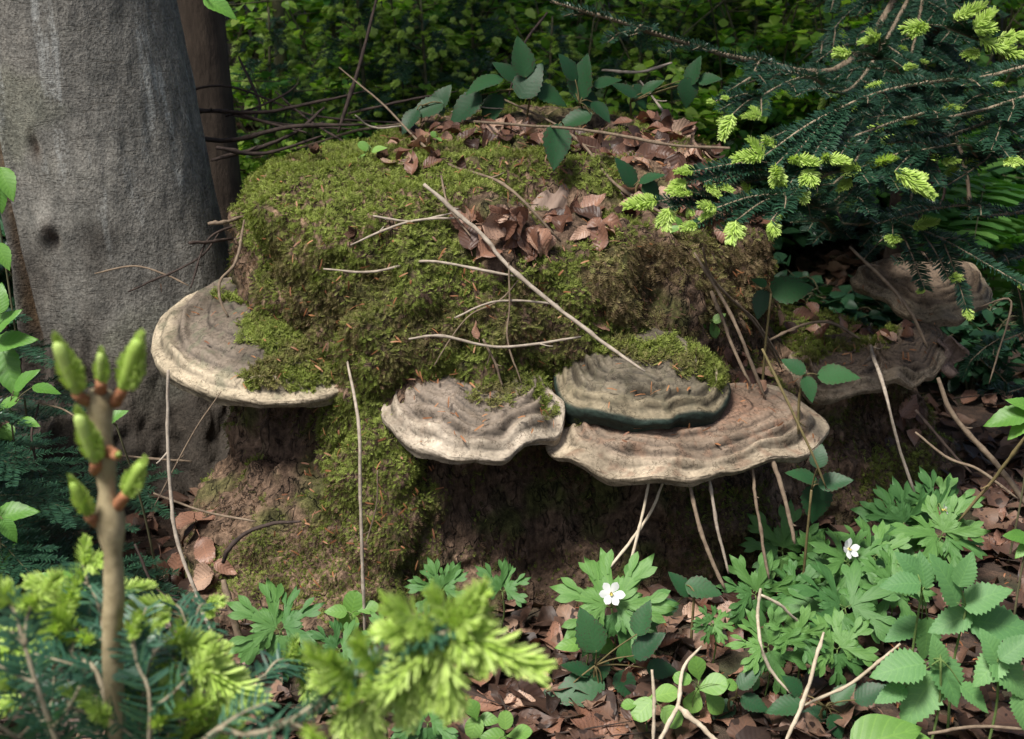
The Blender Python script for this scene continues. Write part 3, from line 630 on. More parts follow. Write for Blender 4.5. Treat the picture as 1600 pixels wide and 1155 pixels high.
def comb(P, nl, nw, dens, lift=.25, fwd=.45, top=.45):
    """two-ranked needles along a twig"""
    seg = np.linalg.norm(np.diff(P, axis=0), axis=1).sum(); n = max(6, int(seg * dens)); s = np.linspace(.02, 1, n) * (len(P) - 1)
    i = np.clip(s.astype(int), 0, len(P) - 2); f = (s - i)[:, None]; Q = P[i] * (1 - f) + P[i + 1] * f
    T, B, Nn = frames(P); T, B, Nn = T[i], B[i], Nn[i]
    out = []
    for sg in (-1, 1):
        D = sg * B * RNG.uniform(.7, 1.1, (n, 1)) + T * (fwd + RNG.normal(0, .12, (n, 1))) + Nn * (RNG.uniform(-.15, lift + .2, (n, 1)))
        taper = np.interp(np.linspace(0, 1, n), [0, .12, .8, 1], [.6, 1, .95, .7])
        out.append(needles_np(Q, D, Nn, nl * taper * RNG.uniform(.8, 1.12, n), nw * RNG.uniform(.85, 1.1, n), RNG.uniform(.02, .16)))
    D = Nn * RNG.uniform(.5, 1., (n, 1)) + T * .7 + B * RNG.normal(0, .5, (n, 1)); k = RNG.uniform(size=n) < top
    if k.sum() > 2: out.append(needles_np(Q[k], D[k], B[k], nl * .75, nw))
    return out
def shoot_mesh(L_, nl, nw, n, splay, curve=.0, core=0.):
    """fresh soft shoot along +Y"""
    b = MB(); P = spline([(0, 0, 0), (0, L_ * .5, curve * L_ * .25), (0, L_, curve * L_)], 8); b.add(*tube(P, (nw * .9, nw * .5), 5))
    if core: b.add(*tube(np.vstack([P, P[-1:] + np.array([[0, core * .5, 0]])]), core * np.array([.6, .85, 1, 1.05, 1.05, 1.02, .97, .82, .4]), 14))
    t = np.sort(RNG.uniform(.05, 1, n)); Q = np.stack([0 * t, t * L_, curve * L_ * t * t], 1); a = RNG.uniform(0, 6.283, n)
    R = np.stack([np.cos(a), 0 * a, np.sin(a) * .55], 1); D = R * splay * (1.15 - (.55 if not core else .95) * t[:, None]) + np.array([0, 1., 0]) * (.45 + .5 * t[:, None])
    ll = nl * np.interp(t, [0, .3, 1], [.65, 1, .8]) * RNG.uniform(.8, 1.15, n)
    b.add(*needles_np(Q, D, nrm(np.cross(D, np.cross(np.array([0, 0, 1.]), D)) + 1e-6), ll, nw, -.05)); return b.mesh('new_shoot', False)
SHOOT = [shoot_mesh(.026, .014, .0017, 150, 1.0, .1), shoot_mesh(.018, .013, .0017, 110, 1.2, 0), shoot_mesh(.034, .015, .0017, 190, .9, -.25)]
SHOOT_N = [shoot_mesh(.042, .022, .0022, 120, .95, -.15), shoot_mesh(.030, .020, .0022, 90, 1.1, 0), shoot_mesh(.055, .022, .0022, 160, .85, -.3)]
CLUB = [shoot_mesh(.034, .0105, .0013, 620, .85, .10, .0040), shoot_mesh(.026, .009, .0013, 420, .8, .05, .0033)]
def fir_branch(root, pts, r0, nl, nw, dens, side=None, side_len=.12, ndl='fir_needle', bark='fir_bark', shoots=SHOOT, ptip=.35, droop=.15, extra=(), flip=1.0, base_bare=.0, sscale=1.0, top=.45):
    P = spline(pts, 26); br_ = MB(); br_.add(*tube(P, (r0, max(r0 * .25, .0009)), 6, jit=.06)); nd_ = MB()
    T, B, Nn = frames(P); seg = np.linalg.norm(np.diff(P, axis=0), axis=1).sum(); tips = [(P[-1], T[-1], Nn[-1], 1.)]
    nb = int(len(P) * base_bare)
    for x in comb(P[nb:], nl, nw, dens, top=top): nd_.add(*x)
    ns = side if side is not None else int(seg / .045); sg = 1
    for k in range(ns):
        f = base_bare + (1 - base_bare) * (k + .6) / (ns + .6); i = min(int(f * 25), 24); sg = -sg
        ln_ = side_len * (1.05 - .75 * f) * random.uniform(.7, 1.15)
        if ln_ < .02: continue
        d0 = nrm(B[i] * sg * .85 + T[i] * .75 + Nn[i] * random.uniform(-.1, .2)); d1 = nrm(d0 + T[i] * .3 + np.array([0, 0, -droop * 2]) * random.uniform(.3, 1.2))
        Q = spline([P[i], P[i] + d0 * ln_ * .5, P[i] + d0 * ln_ * .5 + d1 * ln_ * .5], 10); br_.add(*tube(Q, (r0 * .45, .0008), 5))
        for x in comb(Q, nl * .92, nw, dens, top=top): nd_.add(*x)
        tq, bq, nq = frames(Q); tips.append((Q[-1], tq[-1], nq[-1], .9))
        if ln_ > .07 and top > .1:
            for kk in range(int(ln_ / .035)):
                jj = min(9, 3 + kk * 2); dd = nrm(bq[jj] * (1 if kk % 2 else -1) * .9 + tq[jj] * .8 + np.array([0, 0, -droop])); l2 = ln_ * .38 * random.uniform(.6, 1.1)
                Q2 = spline([Q[jj], Q[jj] + dd * l2], 6); br_.add(*tube(Q2, (r0 * .28, .0007), 4))
                for x in comb(Q2, nl * .85, nw, dens, top=top): nd_.add(*x)
                tips.append((Q2[-1], dd, nq[jj], .75))
    bo_ = br_.build('branch', M[bark], root); q = nd_.build('needles', M[ndl], bo_, False); q['kind'] = 'stuff'
    base = np.array(parent_world(bo_))
    for tp, td, tn, s_ in tips:
        if random.random() > ptip: continue
        for a in random.choice([(0,), (0, -.6), (-.5, .5), (0, .7, -.7)]):
            d = nrm(np.array(td) + np.cross(td, tn) * a * 1.3)
            obj('new_shoot', random.choice(shoots), M['fir_new'], bo_, mat1(tp - base, d, tn, s_ * sscale * random.uniform(.75, 1.1)))
    for px, py, Y, ddx, ddy, s_ in extra:
        p = pix(px, py, Y); d = nrm(np.array([ddx, -.35, ddy]))
        j = int(np.argmin(np.linalg.norm(P - p, axis=1))); j = max(j - 2, 0)
        tw = MB(); tw.add(*tube(spline([P[j], (P[j] + p) / 2 + np.array([0, 0, .006]), p], 8), (r0 * .4, .0012), 5)); tw.build('twig', M[bark], bo_)
        Q = spline([P[j], (P[j] + p) / 2 + np.array([0, 0, .006]), p], 8); xx = MB()
        for x in comb(Q, nl * .85, nw, dens, top=top): xx.add(*x)
        q = xx.build('needles', M[ndl], bo_, False); q['kind'] = 'stuff'
        obj('new_shoot', random.choice(shoots), M['fir_new'], bo_, mat1(p - base, d, (0, -.5, 1), s_ * sscale * 1.12))
        obj('new_shoot', random.choice(shoots), M['fir_new'], bo_, mat1(p - base, nrm(d + rdir(1)[0] * .8), (0, -.5, 1), s_ * sscale * .8))
    return bo_
# ------------------------------------------------ fir with the visible trunk behind the stump, and the fir at the right
firA = empty('fir_tree', (1.03, 3.55, 0), 'fir tree with slim brown trunk standing behind the stump', 'tree', 'firs growing beside the stump')
def dk(g, P, Z): return np.tile([.09, .06, .042], (len(g), 1)) * (1 + .5 * fbm(g, 12, 3))[:, None]
M['fir_trunk'] = col_mat('fir_trunk_bark', .9, 0, 60, .7, .008, .8)
build_trunk(lambda z: np.array([1.03, 3.55]), lambda z, ph: .055 - .004 * z + .03 * math.exp(-max(z, 0) / .1) + 0 * ph, -.05, 7, 120, 40, lambda g, P, Z: .004 * fbm(g, 20, 3), 'trunk', firA, M['fir_trunk'], dk)
firB = empty('fir_tree', (1.62, 2.75, 0), 'bushy fir whose branches with light green tips overhang the stump', 'tree', 'firs growing beside the stump')
build_trunk(lambda z: np.array([1.62, 2.75]), lambda z, ph: .06 - .006 * z + .03 * math.exp(-max(z, 0) / .1) + 0 * ph, -.05, 5, 80, 32, lambda g, P, Z: .004 * fbm(g, 20, 3), 'trunk', firB, M['fir_trunk'], dk)
def fp(*a): return [pix(*q) if q[0] > 5 else np.array(q, float) for q in a]
NL, NW, DN = .025, .0024, 560
fir_branch(firB, [(1.62, 2.75, 1.0)] + fp((1600, 105, 2.5), (1480, 125, 2.38), (1390, 140, 2.3), (1310, 172, 2.22), (1268, 232, 2.16)), .007, NL, NW, DN, 9, .20, ptip=.22,
    extra=((1195, 243, 2.14, -1, .1, 1.15), (1212, 258, 2.13, .1, -.6, 1.1), (1235, 250, 2.13, .5, .1, 1.0), (1262, 262, 2.12, .2, -.5, 1.15), (1285, 248, 2.13, 1, .1, .9), (1250, 292, 2.11, .3, -.8, 1.0), (1230, 295, 2.12, -.7, -.3, 1.0)))
fir_branch(firB, [(1.62, 2.75, 1.12)] + fp((1600, 62, 2.75), (1545, 66, 2.68), (1478, 44, 2.6)), .006, NL, NW, DN, 4, .14, ptip=.3,
    extra=((1450, 38, 2.58, -1, -.2, 1.5), (1490, 30, 2.58, .4, .4, 1.3), (1520, 45, 2.6, 1, .1, 1.5), (1530, 60, 2.6, 1, -.5, 1.4), (1560, 58, 2.62, 1, .1, 1.2), (1530, 78, 2.6, -.6, -.3, 1.1), (1560, 76, 2.6, 1, -.3, 1.3), (1580, 62, 2.62, 1, .2, 1.2)))
fir_branch(firB, [(1.62, 2.75, .9)] + fp((1600, 235, 2.45), (1510, 225, 2.34), (1440, 235, 2.26), (1378, 250, 2.2)), .006, NL, NW, DN, 8, .20, ptip=.15,
    extra=((1345, 262, 2.17, -1, -.2, 1.15), (1372, 255, 2.17, .1, .2, 1.0), (1398, 268, 2.17, .8, -.3, 1.3), (1412, 278, 2.17, 1, -.4, 1.2), (1330, 278, 2.18, -.6, -.6, .9)))
fir_branch(firB, [(1.62, 2.75, .98)] + fp((1560, 165, 2.42), (1450, 175, 2.3), (1330, 215, 2.22), (1200, 262, 2.16), (1120, 272, 2.14)), .006, NL, NW, DN, 14, .18, ptip=.15,
    extra=((1085, 268, 2.13, -1, .2, .7), (1075, 285, 2.13, -1, -.2, .8), (1100, 285, 2.12, .5, -.3, .7), (1120, 288, 2.12, .6, -.1, .6), (1215, 228, 2.16, -.8, .4, .9)))
fir_branch(firA, [(1.03, 3.55, .80)] + fp((1330, 290, 2.6), (1220, 310, 2.3), (1130, 312, 2.2), (1050, 322, 2.14)), .006, NL, NW, DN, 15, .17, ptip=.1,
    extra=((1028, 315, 2.12, -1, .1, 1.2), (1045, 325, 2.11, -.1, -.9, 1.0), (1150, 345, 2.13, .1, -.6, 1.1), (1078, 325, 2.12, .3, -.6, .5)))
fir_branch(firA, [(1.03, 3.55, .78)] + fp((1310, 318, 2.75), (1400, 345, 2.5), (1470, 372, 2.4), (1540, 412, 2.34), (1610, 452, 2.3)), .006, NL * 1.1, NW, DN, 11, .20, ptip=.06, droop=.5,
    extra=((1425, 354, 2.42, .5, .3, 1.0), (1482, 434, 2.36, .8, .1, .9), (1510, 482, 2.34, .2, -.5, .8), (1445, 452, 2.38, -.7, -.2, .5)))
fir_branch(firB, [(1.62, 2.75, .7)] + fp((1600, 330, 2.5), (1520, 320, 2.42), (1440, 330, 2.36), (1370, 350, 2.32)), .006, NL, NW, DN, 10, .20, ptip=.05, droop=.5)
fir_branch(firB, [(1.62, 2.75, .62)] + fp((1600, 400, 2.55), (1555, 395, 2.5), (1480, 400, 2.45), (1400, 410, 2.44)), .005, NL, NW, DN, 8, .16, ptip=.05, droop=.6)
fir_branch(firB, [(1.62, 2.75, .55)] + fp((1600, 520, 2.5), (1560, 530, 2.46), (1520, 560, 2.44), (1505, 590, 2.44)), .005, NL, NW, DN, 7, .12, ptip=.06, droop=.6, extra=((1590, 448, 2.4, 1, .2, .7),))
fir_branch(firB, [(1.62, 2.75, .45)] + fp((1620, 600, 2.6), (1570, 590, 2.58), (1530, 560, 2.56)), .005, NL, NW, DN, 6, .12, ptip=.0, droop=.6)
fir_branch(firA, [(1.03, 3.55, 1.05)] + fp((1330, 95, 3.2), (1180, 95, 3.05), (1080, 70, 2.98), (980, 38, 2.9), (860, 2, 2.85)), .012, NL * 1.1, NW * 1.2, 420, 16, .25, ptip=.03, droop=.3)
fir_branch(firA, [(1.03, 3.55, .98)] + fp((1340, 130, 3.0), (1260, 120, 2.75), (1190, 150, 2.62), (1140, 185, 2.55)), .007, NL, NW, DN, 12, .20, ptip=.12, extra=((1145, 178, 2.52, -.3, -.5, 1.1), (1140, 154, 2.55, -1, .2, .6), (1118, 158, 2.56, -1, 0, .6), (1190, 182, 2.5, -1, .2, .8)))
fir_branch(firA, [(1.03, 3.55, 1.1)] + fp((1420, 100, 3.1), (1390, 92, 2.8), (1340, 95, 2.7)), .006, NL, NW, DN, 7, .18, ptip=.1, extra=((1330, 82, 2.62, -1, .1, 1.3), (1375, 60, 2.66, -.8, .5, 1.2), (1410, 105, 2.62, .8, .1, .8)))
fir_branch(firA, [(1.03, 3.55, .92)] + fp((1360, 200, 2.9), (1290, 205, 2.6), (1230, 205, 2.5), (1170, 235, 2.42)), .006, NL, NW, DN, 11, .18, ptip=.08)
fir_branch(firB, [(1.62, 2.75, .95)] + fp((1420, 235, 2.35), (1300, 270, 2.18), (1210, 310, 2.08), (1130, 345, 2.03)), .006, NL, NW, DN, 15, .20, ptip=.16, droop=.35, extra=((1150, 345, 2.0, -.2, -.7, 1.0), (1120, 325, 2.02, -.9, .2, .9), (1205, 345, 2.02, .3, -.7, .9), (1090, 350, 2.02, -.9, -.2, .8)))
fir_branch(firA, [(1.03, 3.55, .76)] + fp((1330, 300, 2.55), (1250, 315, 2.32), (1190, 335, 2.2), (1130, 362, 2.12)), .005, NL, NW, DN, 12, .16, ptip=.1, droop=.4, extra=((1078, 300, 2.12, -.8, .1, .7), (1175, 300, 2.15, -.5, .4, .8)))
fir_branch(firA, [(1.03, 3.55, .84)] + fp((1330, 262, 2.55), (1240, 270, 2.3), (1170, 285, 2.2), (1100, 300, 2.14)), .005, NL, NW, DN, 12, .16, ptip=.15, droop=.3, extra=((1270, 230, 2.2, -.6, .5, .9), (1160, 268, 2.18, -.8, .3, .8), (1310, 240, 2.25, .4, .6, .9), (1240, 235, 2.2, .2, .6, .9)))
fir_branch(firA, [(1.03, 3.55, .70)] + fp((1330, 345, 2.9), (1280, 345, 2.6), (1235, 348, 2.48)), .005, NL, NW, DN, 8, .16, ptip=.03, droop=.7)
fir_branch(firA, [(1.03, 3.55, .72)] + fp((1420, 330, 2.9), (1380, 372, 2.65), (1350, 405, 2.55)), .005, NL, NW, DN, 8, .16, ptip=.0, droop=.7)
fir_branch(firB, [(1.62, 2.75, 1.08)] + fp((1640, 150, 2.6), (1590, 190, 2.45), (1540, 250, 2.38), (1480, 290, 2.34)), .006, NL, NW, DN, 10, .20, ptip=.1, droop=.4)

# ================================================================== FOREGROUND FIR SAPLING
YS = .98
SAPB = pix(185, 1155, YS); sap = empty('fir_sapling', (SAPB[0] + .01, YS, float(drop(SAPB[0], YS)[0][2])), 'young fir sapling with upright leader, blue-green needles and lime new shoots', 'sapling')
SB = np.array(sap.location); ST = spline([SB - np.array([0, 0, .02]), pix(186, 1155, YS), pix(178, 900, YS), pix(166, 745, YS), pix(157, 655, YS), pix(157, 612, YS)], 60)
b = MB(); rr = np.interp(np.arange(60), [0, 25, 50, 59], [.014, .0098, .0078, .006]); rr = rr * (1 + .12 * RNG.uniform(-1, 1, 60))
for a_, k_ in ((640, .004), (722, .0022), (818, .004)):
    i_ = int(np.argmin(np.abs(project(ST)[1] - a_))); rr[max(i_ - 1, 0):i_ + 2] += k_ * np.array([.5, 1, .5])[:len(rr[max(i_ - 1, 0):i_ + 2])]
b.add(*tube(ST, rr, 14, jit=.05)); b.build('stem', M['fir_stem'], sap)
for a_, bpx, tpx, s_, mi in (((140, 628), (122, 618), (95, 532), 1.28, 0), ((157, 612), (158, 600), (160, 551), .95, 1), ((180, 628), (190, 612), (222, 530), 1.2, 0), ((150, 735), (150, 725), (128, 645), 1.15, 0), ((182, 792), (194, 776), (224, 724), 1.0, 1), ((152, 816), (140, 808), (116, 752), 1.0, 1), ((160, 700), (182, 712), (188, 708), .12, 1)):
    p0, p1, p2 = pix(*a_, YS), pix(*bpx, YS - .012), pix(*tpx, YS - .02); tw = MB(); tw.add(*tube(spline([p0, p1, p1 + (p2 - p1) * .12], 7), (.0052, .0040), 9)); tw.build('bud', M['bud'], sap)
    Lc = np.linalg.norm(p2 - p1); mi_len = (.034 + .001, .026 + .001)[mi]
    obj('new_shoot', CLUB[mi], M['fir_new'], sap, mat1(p1 - SB, nrm(p2 - p1), (-.3, -1, .2), Lc / mi_len))
# a few old needles along the leader
i_ = np.arange(8, 46); q_ = ST[i_]; a_ = RNG.uniform(0, 6.28, len(i_)); D = np.stack([np.cos(a_), np.sin(a_) - .3, .9 + 0 * a_], 1); b = MB(); b.add(*needles_np(q_ + nrm(D) * .007, D, np.tile([0, -1., .2], (len(i_), 1)), .016, .0018)); q = b.build('needles', M['fir_near'], sap, False); q['kind'] = 'stuff'
NB = dict(nl=.028, nw=.0027, dens=250, ndl='fir_near', bark='fir_pale', shoots=SHOOT_N, droop=.12)
def stem_at(z): return ST[int(np.argmin(np.abs(ST[:, 2] - z)))]
def sb(z, pts, r, side, sl, ptip, extra=(), ss=1.0, **kw):
    fir_branch(sap, [stem_at(z)] + [pix(*p) for p in pts], r, NB['nl'], NB['nw'], NB['dens'], side, sl, NB['ndl'], NB['bark'], NB['shoots'], ptip, NB['droop'], extra, sscale=ss * .74, top=.06, **kw)
sb(.40, [(110, 1190, .93), (75, 1120, .92), (45, 1030, .92), (28, 972, .93)], .0055, 5, .11, .35, ((18, 945, .93, -.4, .9, .9), (50, 942, .93, .6, .8, .95), (5, 990, .93, -1, .2, .8)))
sb(.50, [(150, 1050, 1.0), (125, 1032, 1.02), (103, 1018, 1.03)], .004, 4, .09, .3, ((88, 985, 1.05, -.6, .7, 1.2), (65, 1010, 1.05, -1, .1, 1.2), (100, 968, 1.06, .2, .9, 1.2), (120, 1000, 1.04, -.2, .8, 1.)))
sb(.56, [(150, 935, 1.08), (130, 910, 1.1)], .003, 2, .06, .2, ((128, 882, 1.1, .9, .4, .9), (112, 915, 1.1, -1, .4, .9), (120, 945, 1.1, -.9, -.3, 1.), (140, 975, 1.1, -.9, -.3, .9)), base_bare=.2)
sb(.36, [(235, 1115, .95), (215, 1040, .97), (203, 998, .98)], .004, 4, .09, .3, ((205, 988, .98, .3, .8, .7), (225, 985, .99, .6, .6, .7)))
sb(.42, [(230, 1050, 1.0), (255, 1020, 1.02)], .0035, 3, .08, .3, ((270, 1010, 1.02, .9, .3, 1.25), (290, 1030, 1.02, 1, -.3, 1.35), (240, 1020, 1.02, .3, -.8, 1.2), (305, 1050, 1.02, .9, -.6, 1.2), (215, 1045, 1.02, -.6, -.8, 1.1)))
sb(.48, [(250, 1020, 1.08), (290, 985, 1.12), (318, 950, 1.15)], .003, 4, .08, .2, ((322, 945, 1.15, .8, .4, .7), (275, 945, 1.14, -.8, .3, .8)))
sb(.30, [(260, 1180, 1.02), (330, 1110, 1.1), (390, 1070, 1.14), (445, 1035, 1.18)], .0038, 7, .10, .2, ((450, 1030, 1.18, .2, .8, .8), (468, 1040, 1.18, .9, .1, 1.1), (490, 1048, 1.18, 1, -.2, 1.1), (475, 1062, 1.17, .6, -.8, .9)))
sb(.22, [(300, 1185, .9), (400, 1150, .88), (480, 1115, .87), (545, 1080, .86), (620, 1035, .86), (690, 990, .86)], .0052, 3, .07, .1, ss=.74, base_bare=.6,
   extra=((700, 985, .86, .9, .6, 1.5), (705, 985, .85, 1, -.15, 1.75), (700, 990, .85, .9, -.6, 1.6), (690, 992, .85, .2, -1, 1.5), (680, 985, .86, -.6, .7, 1.5), (668, 990, .86, -1, .3, 1.5), (675, 1000, .85, -.8, -.6, 1.4), (705, 975, .86, .5, .9, 1.4), (650, 1020, .86, -.2, -1, 1.4), (620, 1040, .86, -.5, -.9, 1.4), (660, 1030, .86, .5, -.8, 1.4),
          (560, 1075, .86, -.5, .9, 1.3), (545, 1070, .86, -.9, .4, 1.2), (575, 1070, .86, .1, -1, 1.3), (545, 1090, .86, -.3, -1, 1.2), (590, 1050, .86, -.3, 1, 1.2), (610, 1060, .86, .5, -.9, 1.4)))
sb(.25, [(60, 1200, .9), (20, 1150, .88), (-40, 1110, .87)], .005, 4, .10, .3)
sb(.33, [(60, 1120, 1.0), (0, 1060, 1.0), (-50, 1020, 1.0)], .004, 5, .10, .4)
sb(.28, [(260, 1160, 1.0), (300, 1140, 1.02), (330, 1120, 1.05)], .0035, 4, .08, .5, ((300, 1125, 1.0, .3, .6, 1.2), (320, 1140, 1.0, .8, -.2, 1.2)))
sb(.52, [(120, 1080, 1.05), (60, 1060, 1.1), (10, 1040, 1.12)], .0035, 6, .10, .15)
sb(.45, [(240, 1090, 1.06), (300, 1070, 1.12), (350, 1040, 1.16)], .0035, 6, .10, .12)

# ================================================================== LEAFY PLANTS
def img_dir(ang, toward=0.2):
    a = math.radians(ang); return nrm(np.array([math.cos(a), 0, 0]) + UPV * math.sin(a) - FWD * toward)
def leaf_plant(name, label, cat, hub, leaves, meshes, mat, stem_mat, base=None, group=None, r=.0016, lname='leaf', up=.75):
    """hub: (px,py,Y) where the stalks meet; leaves: (px,py,size_px,angle[,dY])"""
    H = pix(*hub); Bs = np.array(base, float) if base is not None else drop(H[0], H[1] + .01, H[2])[0]
    root = empty(name, tuple(Bs), label, cat, group); st = MB()
    if np.linalg.norm(H - Bs) > .01:
        st.add(*tube(spline([Bs - np.array([0, 0, .01]), Bs * .5 + H * .5 + np.array([random.uniform(-.01, .01), 0, .01]), H], 10), (r * 1.4, r), 6))
    for lf in leaves:
        lx, ly, sz, ang = lf[:4]; dY = lf[4] if len(lf) > 4 else random.uniform(-.02, .02)
        c = pix(lx, ly, hub[2] + dY); dep = (c - CAMP) @ FWD; ln = sz * dep / FPX; d = img_dir(ang, random.uniform(-.1, .35)); p0 = c - d * ln * .5
        nr = nrm(np.array([random.uniform(-.25, .25), 0, up]) - FWD * random.uniform(.25, .8))
        o = obj(lname, random.choice(meshes), mat, root, mat1(p0 - Bs, d, nr, ln))
        st.add(*tube(spline([H, (H + p0) / 2 + np.array([0, 0, .004]), p0 + d * ln * .04], 6), (r * .8, r * .5), 5))
    s = st.build('stem', stem_mat, root); return root
def anemone(hub, size, angs, label, z=.10, flower=None, base=None):
    H = pixz(*hub, z); g, _ = drop(H[0] + random.uniform(-.01, .01), H[1] + .02, max(z, .05)); g = g if g[2] < z else np.array([H[0], H[1] + .02, 0.])
    root = empty('anemone', tuple(g), label, 'wildflower', 'anemones on the forest floor'); st = MB()
    st.add(*tube(spline([g - np.array([0, 0, .01]), (g + H) / 2 + np.array([.006, 0, 0]), H], 9), (.0014, .0012), 6))
    dep = (H - CAMP) @ FWD; ln = size * dep / FPX
    for a in angs:
        d = img_dir(a, random.uniform(0, .35)); d[2] += .12; p0 = H + nrm(d) * ln * .12
        obj('leaf', random.choice(ANL_ME), M['anemone'], root, mat1(p0 - g, d, nrm(np.array([random.uniform(-.2, .2), 0, .8]) - FWD * random.uniform(.4, .8)), ln * random.uniform(.85, 1.1)))
        st.add(*tube(np.array([H, p0]), (.001, .0008), 5))
    if flower:
        fx, fy, fs, fdir = flower; c = pix(fx, fy, H[1] - .012); fl = MB(); R = fs / 2 * dep / FPX
        st.add(*tube(spline([H, (H + c) / 2 + np.array([0, .01, .01]), c + np.array(fdir) * -.004], 8), (.001, .0009), 5))
        fd = nrm(np.array(fdir, float)); sx = nrm(np.cross(fd, [0, 0, 1.])); sy = np.cross(sx, fd)
        fl.add(*tube(np.array([c - fd * .003, c + fd * .002]), (.0025, .0022), 8))
        a_ = RNG.uniform(0, 6.28, 26); D = sx * np.cos(a_)[:, None] * .7 + sy * np.sin(a_)[:, None] * .7 + fd; fl.add(*needles_np(np.tile(c, (26, 1)), D, np.tile(sy, (26, 1)) + .01, .0055, .0011))
        F_ = fl.build('flower', M['stamen'], root, False)
        for k in range(6):
            a = k * math.pi / 3 + random.uniform(-.12, .12); d = sx * math.cos(a) + sy * math.sin(a) + fd * random.uniform(.05, .4)
            obj('petal', PET_ME, M['petal'], F_, mat1(c - np.array(parent_world(F_)), d, fd, R * random.uniform(.9, 1.05)))
    st.build('stem', M['green_stem'], root); return root
AN = [((955, 950), 88, (160, 55, 5, -70), 'white-flowered anemone with an open flower in front of the stump base', .12, (955, 928, 44, (.0, -1, .55))),
      ((1325, 880), 70, (150, 30, -60, -130), 'anemone holding a small half-open white flower among green leaves', .11, (1326, 858, 36, (.5, -.8, .6))),
      ((1462, 800), 66, (100, 20, 165), 'anemone with a tiny white bud above toothed leaves', .12, (1475, 797, 20, (.8, -.4, .3))),
      ((438, 985), 78, (150, 35, -95), 'flowerless anemone growing at the foot of the mossy left root', .08, None)]
for h, s, a, l, z, f in AN: anemone(h, s, a, l, z, f)
for h, s, a, w_ in (((1222, 862), 68, (170, 80, -75), 'under the right end of the largest fungus'), ((1412, 825), 80, (160, 95, -85), 'beside the grey stick below the right shoulder'), ((1470, 838), 76, (175, -20, -110, 60), 'just below the one with a tiny bud'), ((1320, 950), 95, (150, 20, -80, -140), 'with broad brownish-green leaves in mid patch'), ((1180, 930), 66, (160, 70, -80), 'at the bend of the straw stalk'), ((1200, 1012), 66, (170, 80, -70), 'inside the curve of the bent straw stalk'),
                ((1112, 975), 36, (120, -10, -110), 'smallest of all, over dark litter'), ((1245, 995), 56, (70, -20, 150), 'between the bent and the forked straw stalks'), ((1308, 1015), 62, (40, -90, 160), 'right beside the forked straw stalk'), ((1272, 885), 62, (110, 20, -70), 'below the four-leaved bramble'), ((1365, 870), 62, (30, -60, 140), 'next to the half-open white flower'), ((1240, 925), 56, (50, -40, 160), 'behind the short straw stalk'), ((1395, 915), 60, (140, 40, -70), 'touching the raspberry leaves')):
    anemone(h, s, a, 'flowerless green anemone ' + w_, random.uniform(.07, .12))
for h, s, a, w_ in (((690, 925), 50, (110, 40, 170), 'peeping over the big lime fir shoot'), ((785, 925), 52, (130, 30), 'at the bare stump face beside the lime shoot'), ((668, 1130), 66, (150, 30, -90), 'below the big lime fir shoot'), ((530, 1015), 50, (140, 20, -80), 'near the straight pale stalk foot'), ((610, 1000), 46, (120, 30), 'behind the left part of the lime shoot')):
    anemone(h, s, a, 'flowerless green anemone ' + w_, random.uniform(.06, .1))
# brambles on the back of the stump
def bramble(hub, leaves, label, base=None, group='brambles around the stump'): return leaf_plant('bramble', label, 'bramble', hub, leaves, BRL_ME, M['bramble'], M['bramble_stem'], base, group, .0019, 'leaflet')
bramble((830, 140, 2.74), [(755, 128, 66, 200), (815, 88, 66, 100), (828, 124, 66, 60), (768, 172, 62, -110), (725, 170, 70, 220), (862, 148, 60, -20), (790, 110, 50, 140)], 'dark green bramble trailing over the back edge of the stump top', (.02, 2.80, .66))
bramble((905, 160, 2.72), [(910, 120, 74, 80), (921, 156, 60, -30), (897, 188, 60, 200), (948, 126, 46, 20), (888, 104, 50, 120), (940, 175, 46, -50)], 'dark bramble above the pile of brown leaves on the stump', (.13, 2.78, .66))
bramble((880, 195, 2.44), [(869, 230, 74, -95, -.03)], 'single large bramble leaf hanging over the bare wood of the stump', (.09, 2.47, .64))
bramble((985, 160, 2.8), [(975, 140, 46, 150), (1000, 152, 46, -60), (1020, 135, 42, 30), (1085, 110, 50, 70), (1075, 145, 48, -90), (1108, 122, 40, 10)], 'small bramble under the thick fir branch behind the stump', (.24, 2.84, .64))
bramble((1000, 285, 2.36), [(978, 268, 56, 120), (1018, 277, 44, 20), (1020, 300, 44, -50)], 'bramble sprig on the litter near the lime fir tips')
bramble((660, 165, 2.8), [(665, 170, 60, 200), (640, 190, 50, 240), (690, 150, 46, 60)], 'bramble behind the left top edge of the stump', (-.19, 2.84, .66))
bramble((1205, 458, 2.22), [(1238, 450, 74, 15), (1189, 476, 50, -105), (1187, 440, 26, 150)], 'bramble with two large leaves beside the dry moss of the stump')
bramble((1256, 588, 2.06), [(1240, 571, 44, 145), (1310, 584, 66, 5), (1265, 608, 44, -75)], 'three-leaved bramble hanging in front of the right shoulder fungi')
bramble((1268, 765, 2.00), [(1253, 743, 54, 160), (1306, 753, 56, 10), (1275, 788, 68, -95), (1280, 712, 40, 80)], 'bramble with four leaves below the largest fungus')
bramble((930, 1040, 1.80), [(902, 1077, 90, 190), (979, 1073, 56, -60), (900, 1045, 52, 160), (936, 1050, 46, -100), (1014, 1007, 66, 40), (1035, 1045, 50, 0), (944, 1122, 60, -80), (920, 985, 76, 110), (850, 1098, 54, 200), (1005, 965, 60, 70)], 'dark bramble with brown spotted leaves on the ground under the anemone')
bramble((1085, 925, 1.92), [(1062, 912, 52, 130), (1100, 920, 60, -10), (1040, 950, 44, 200)], 'low bramble at the stump base under the thin hanging stalks')
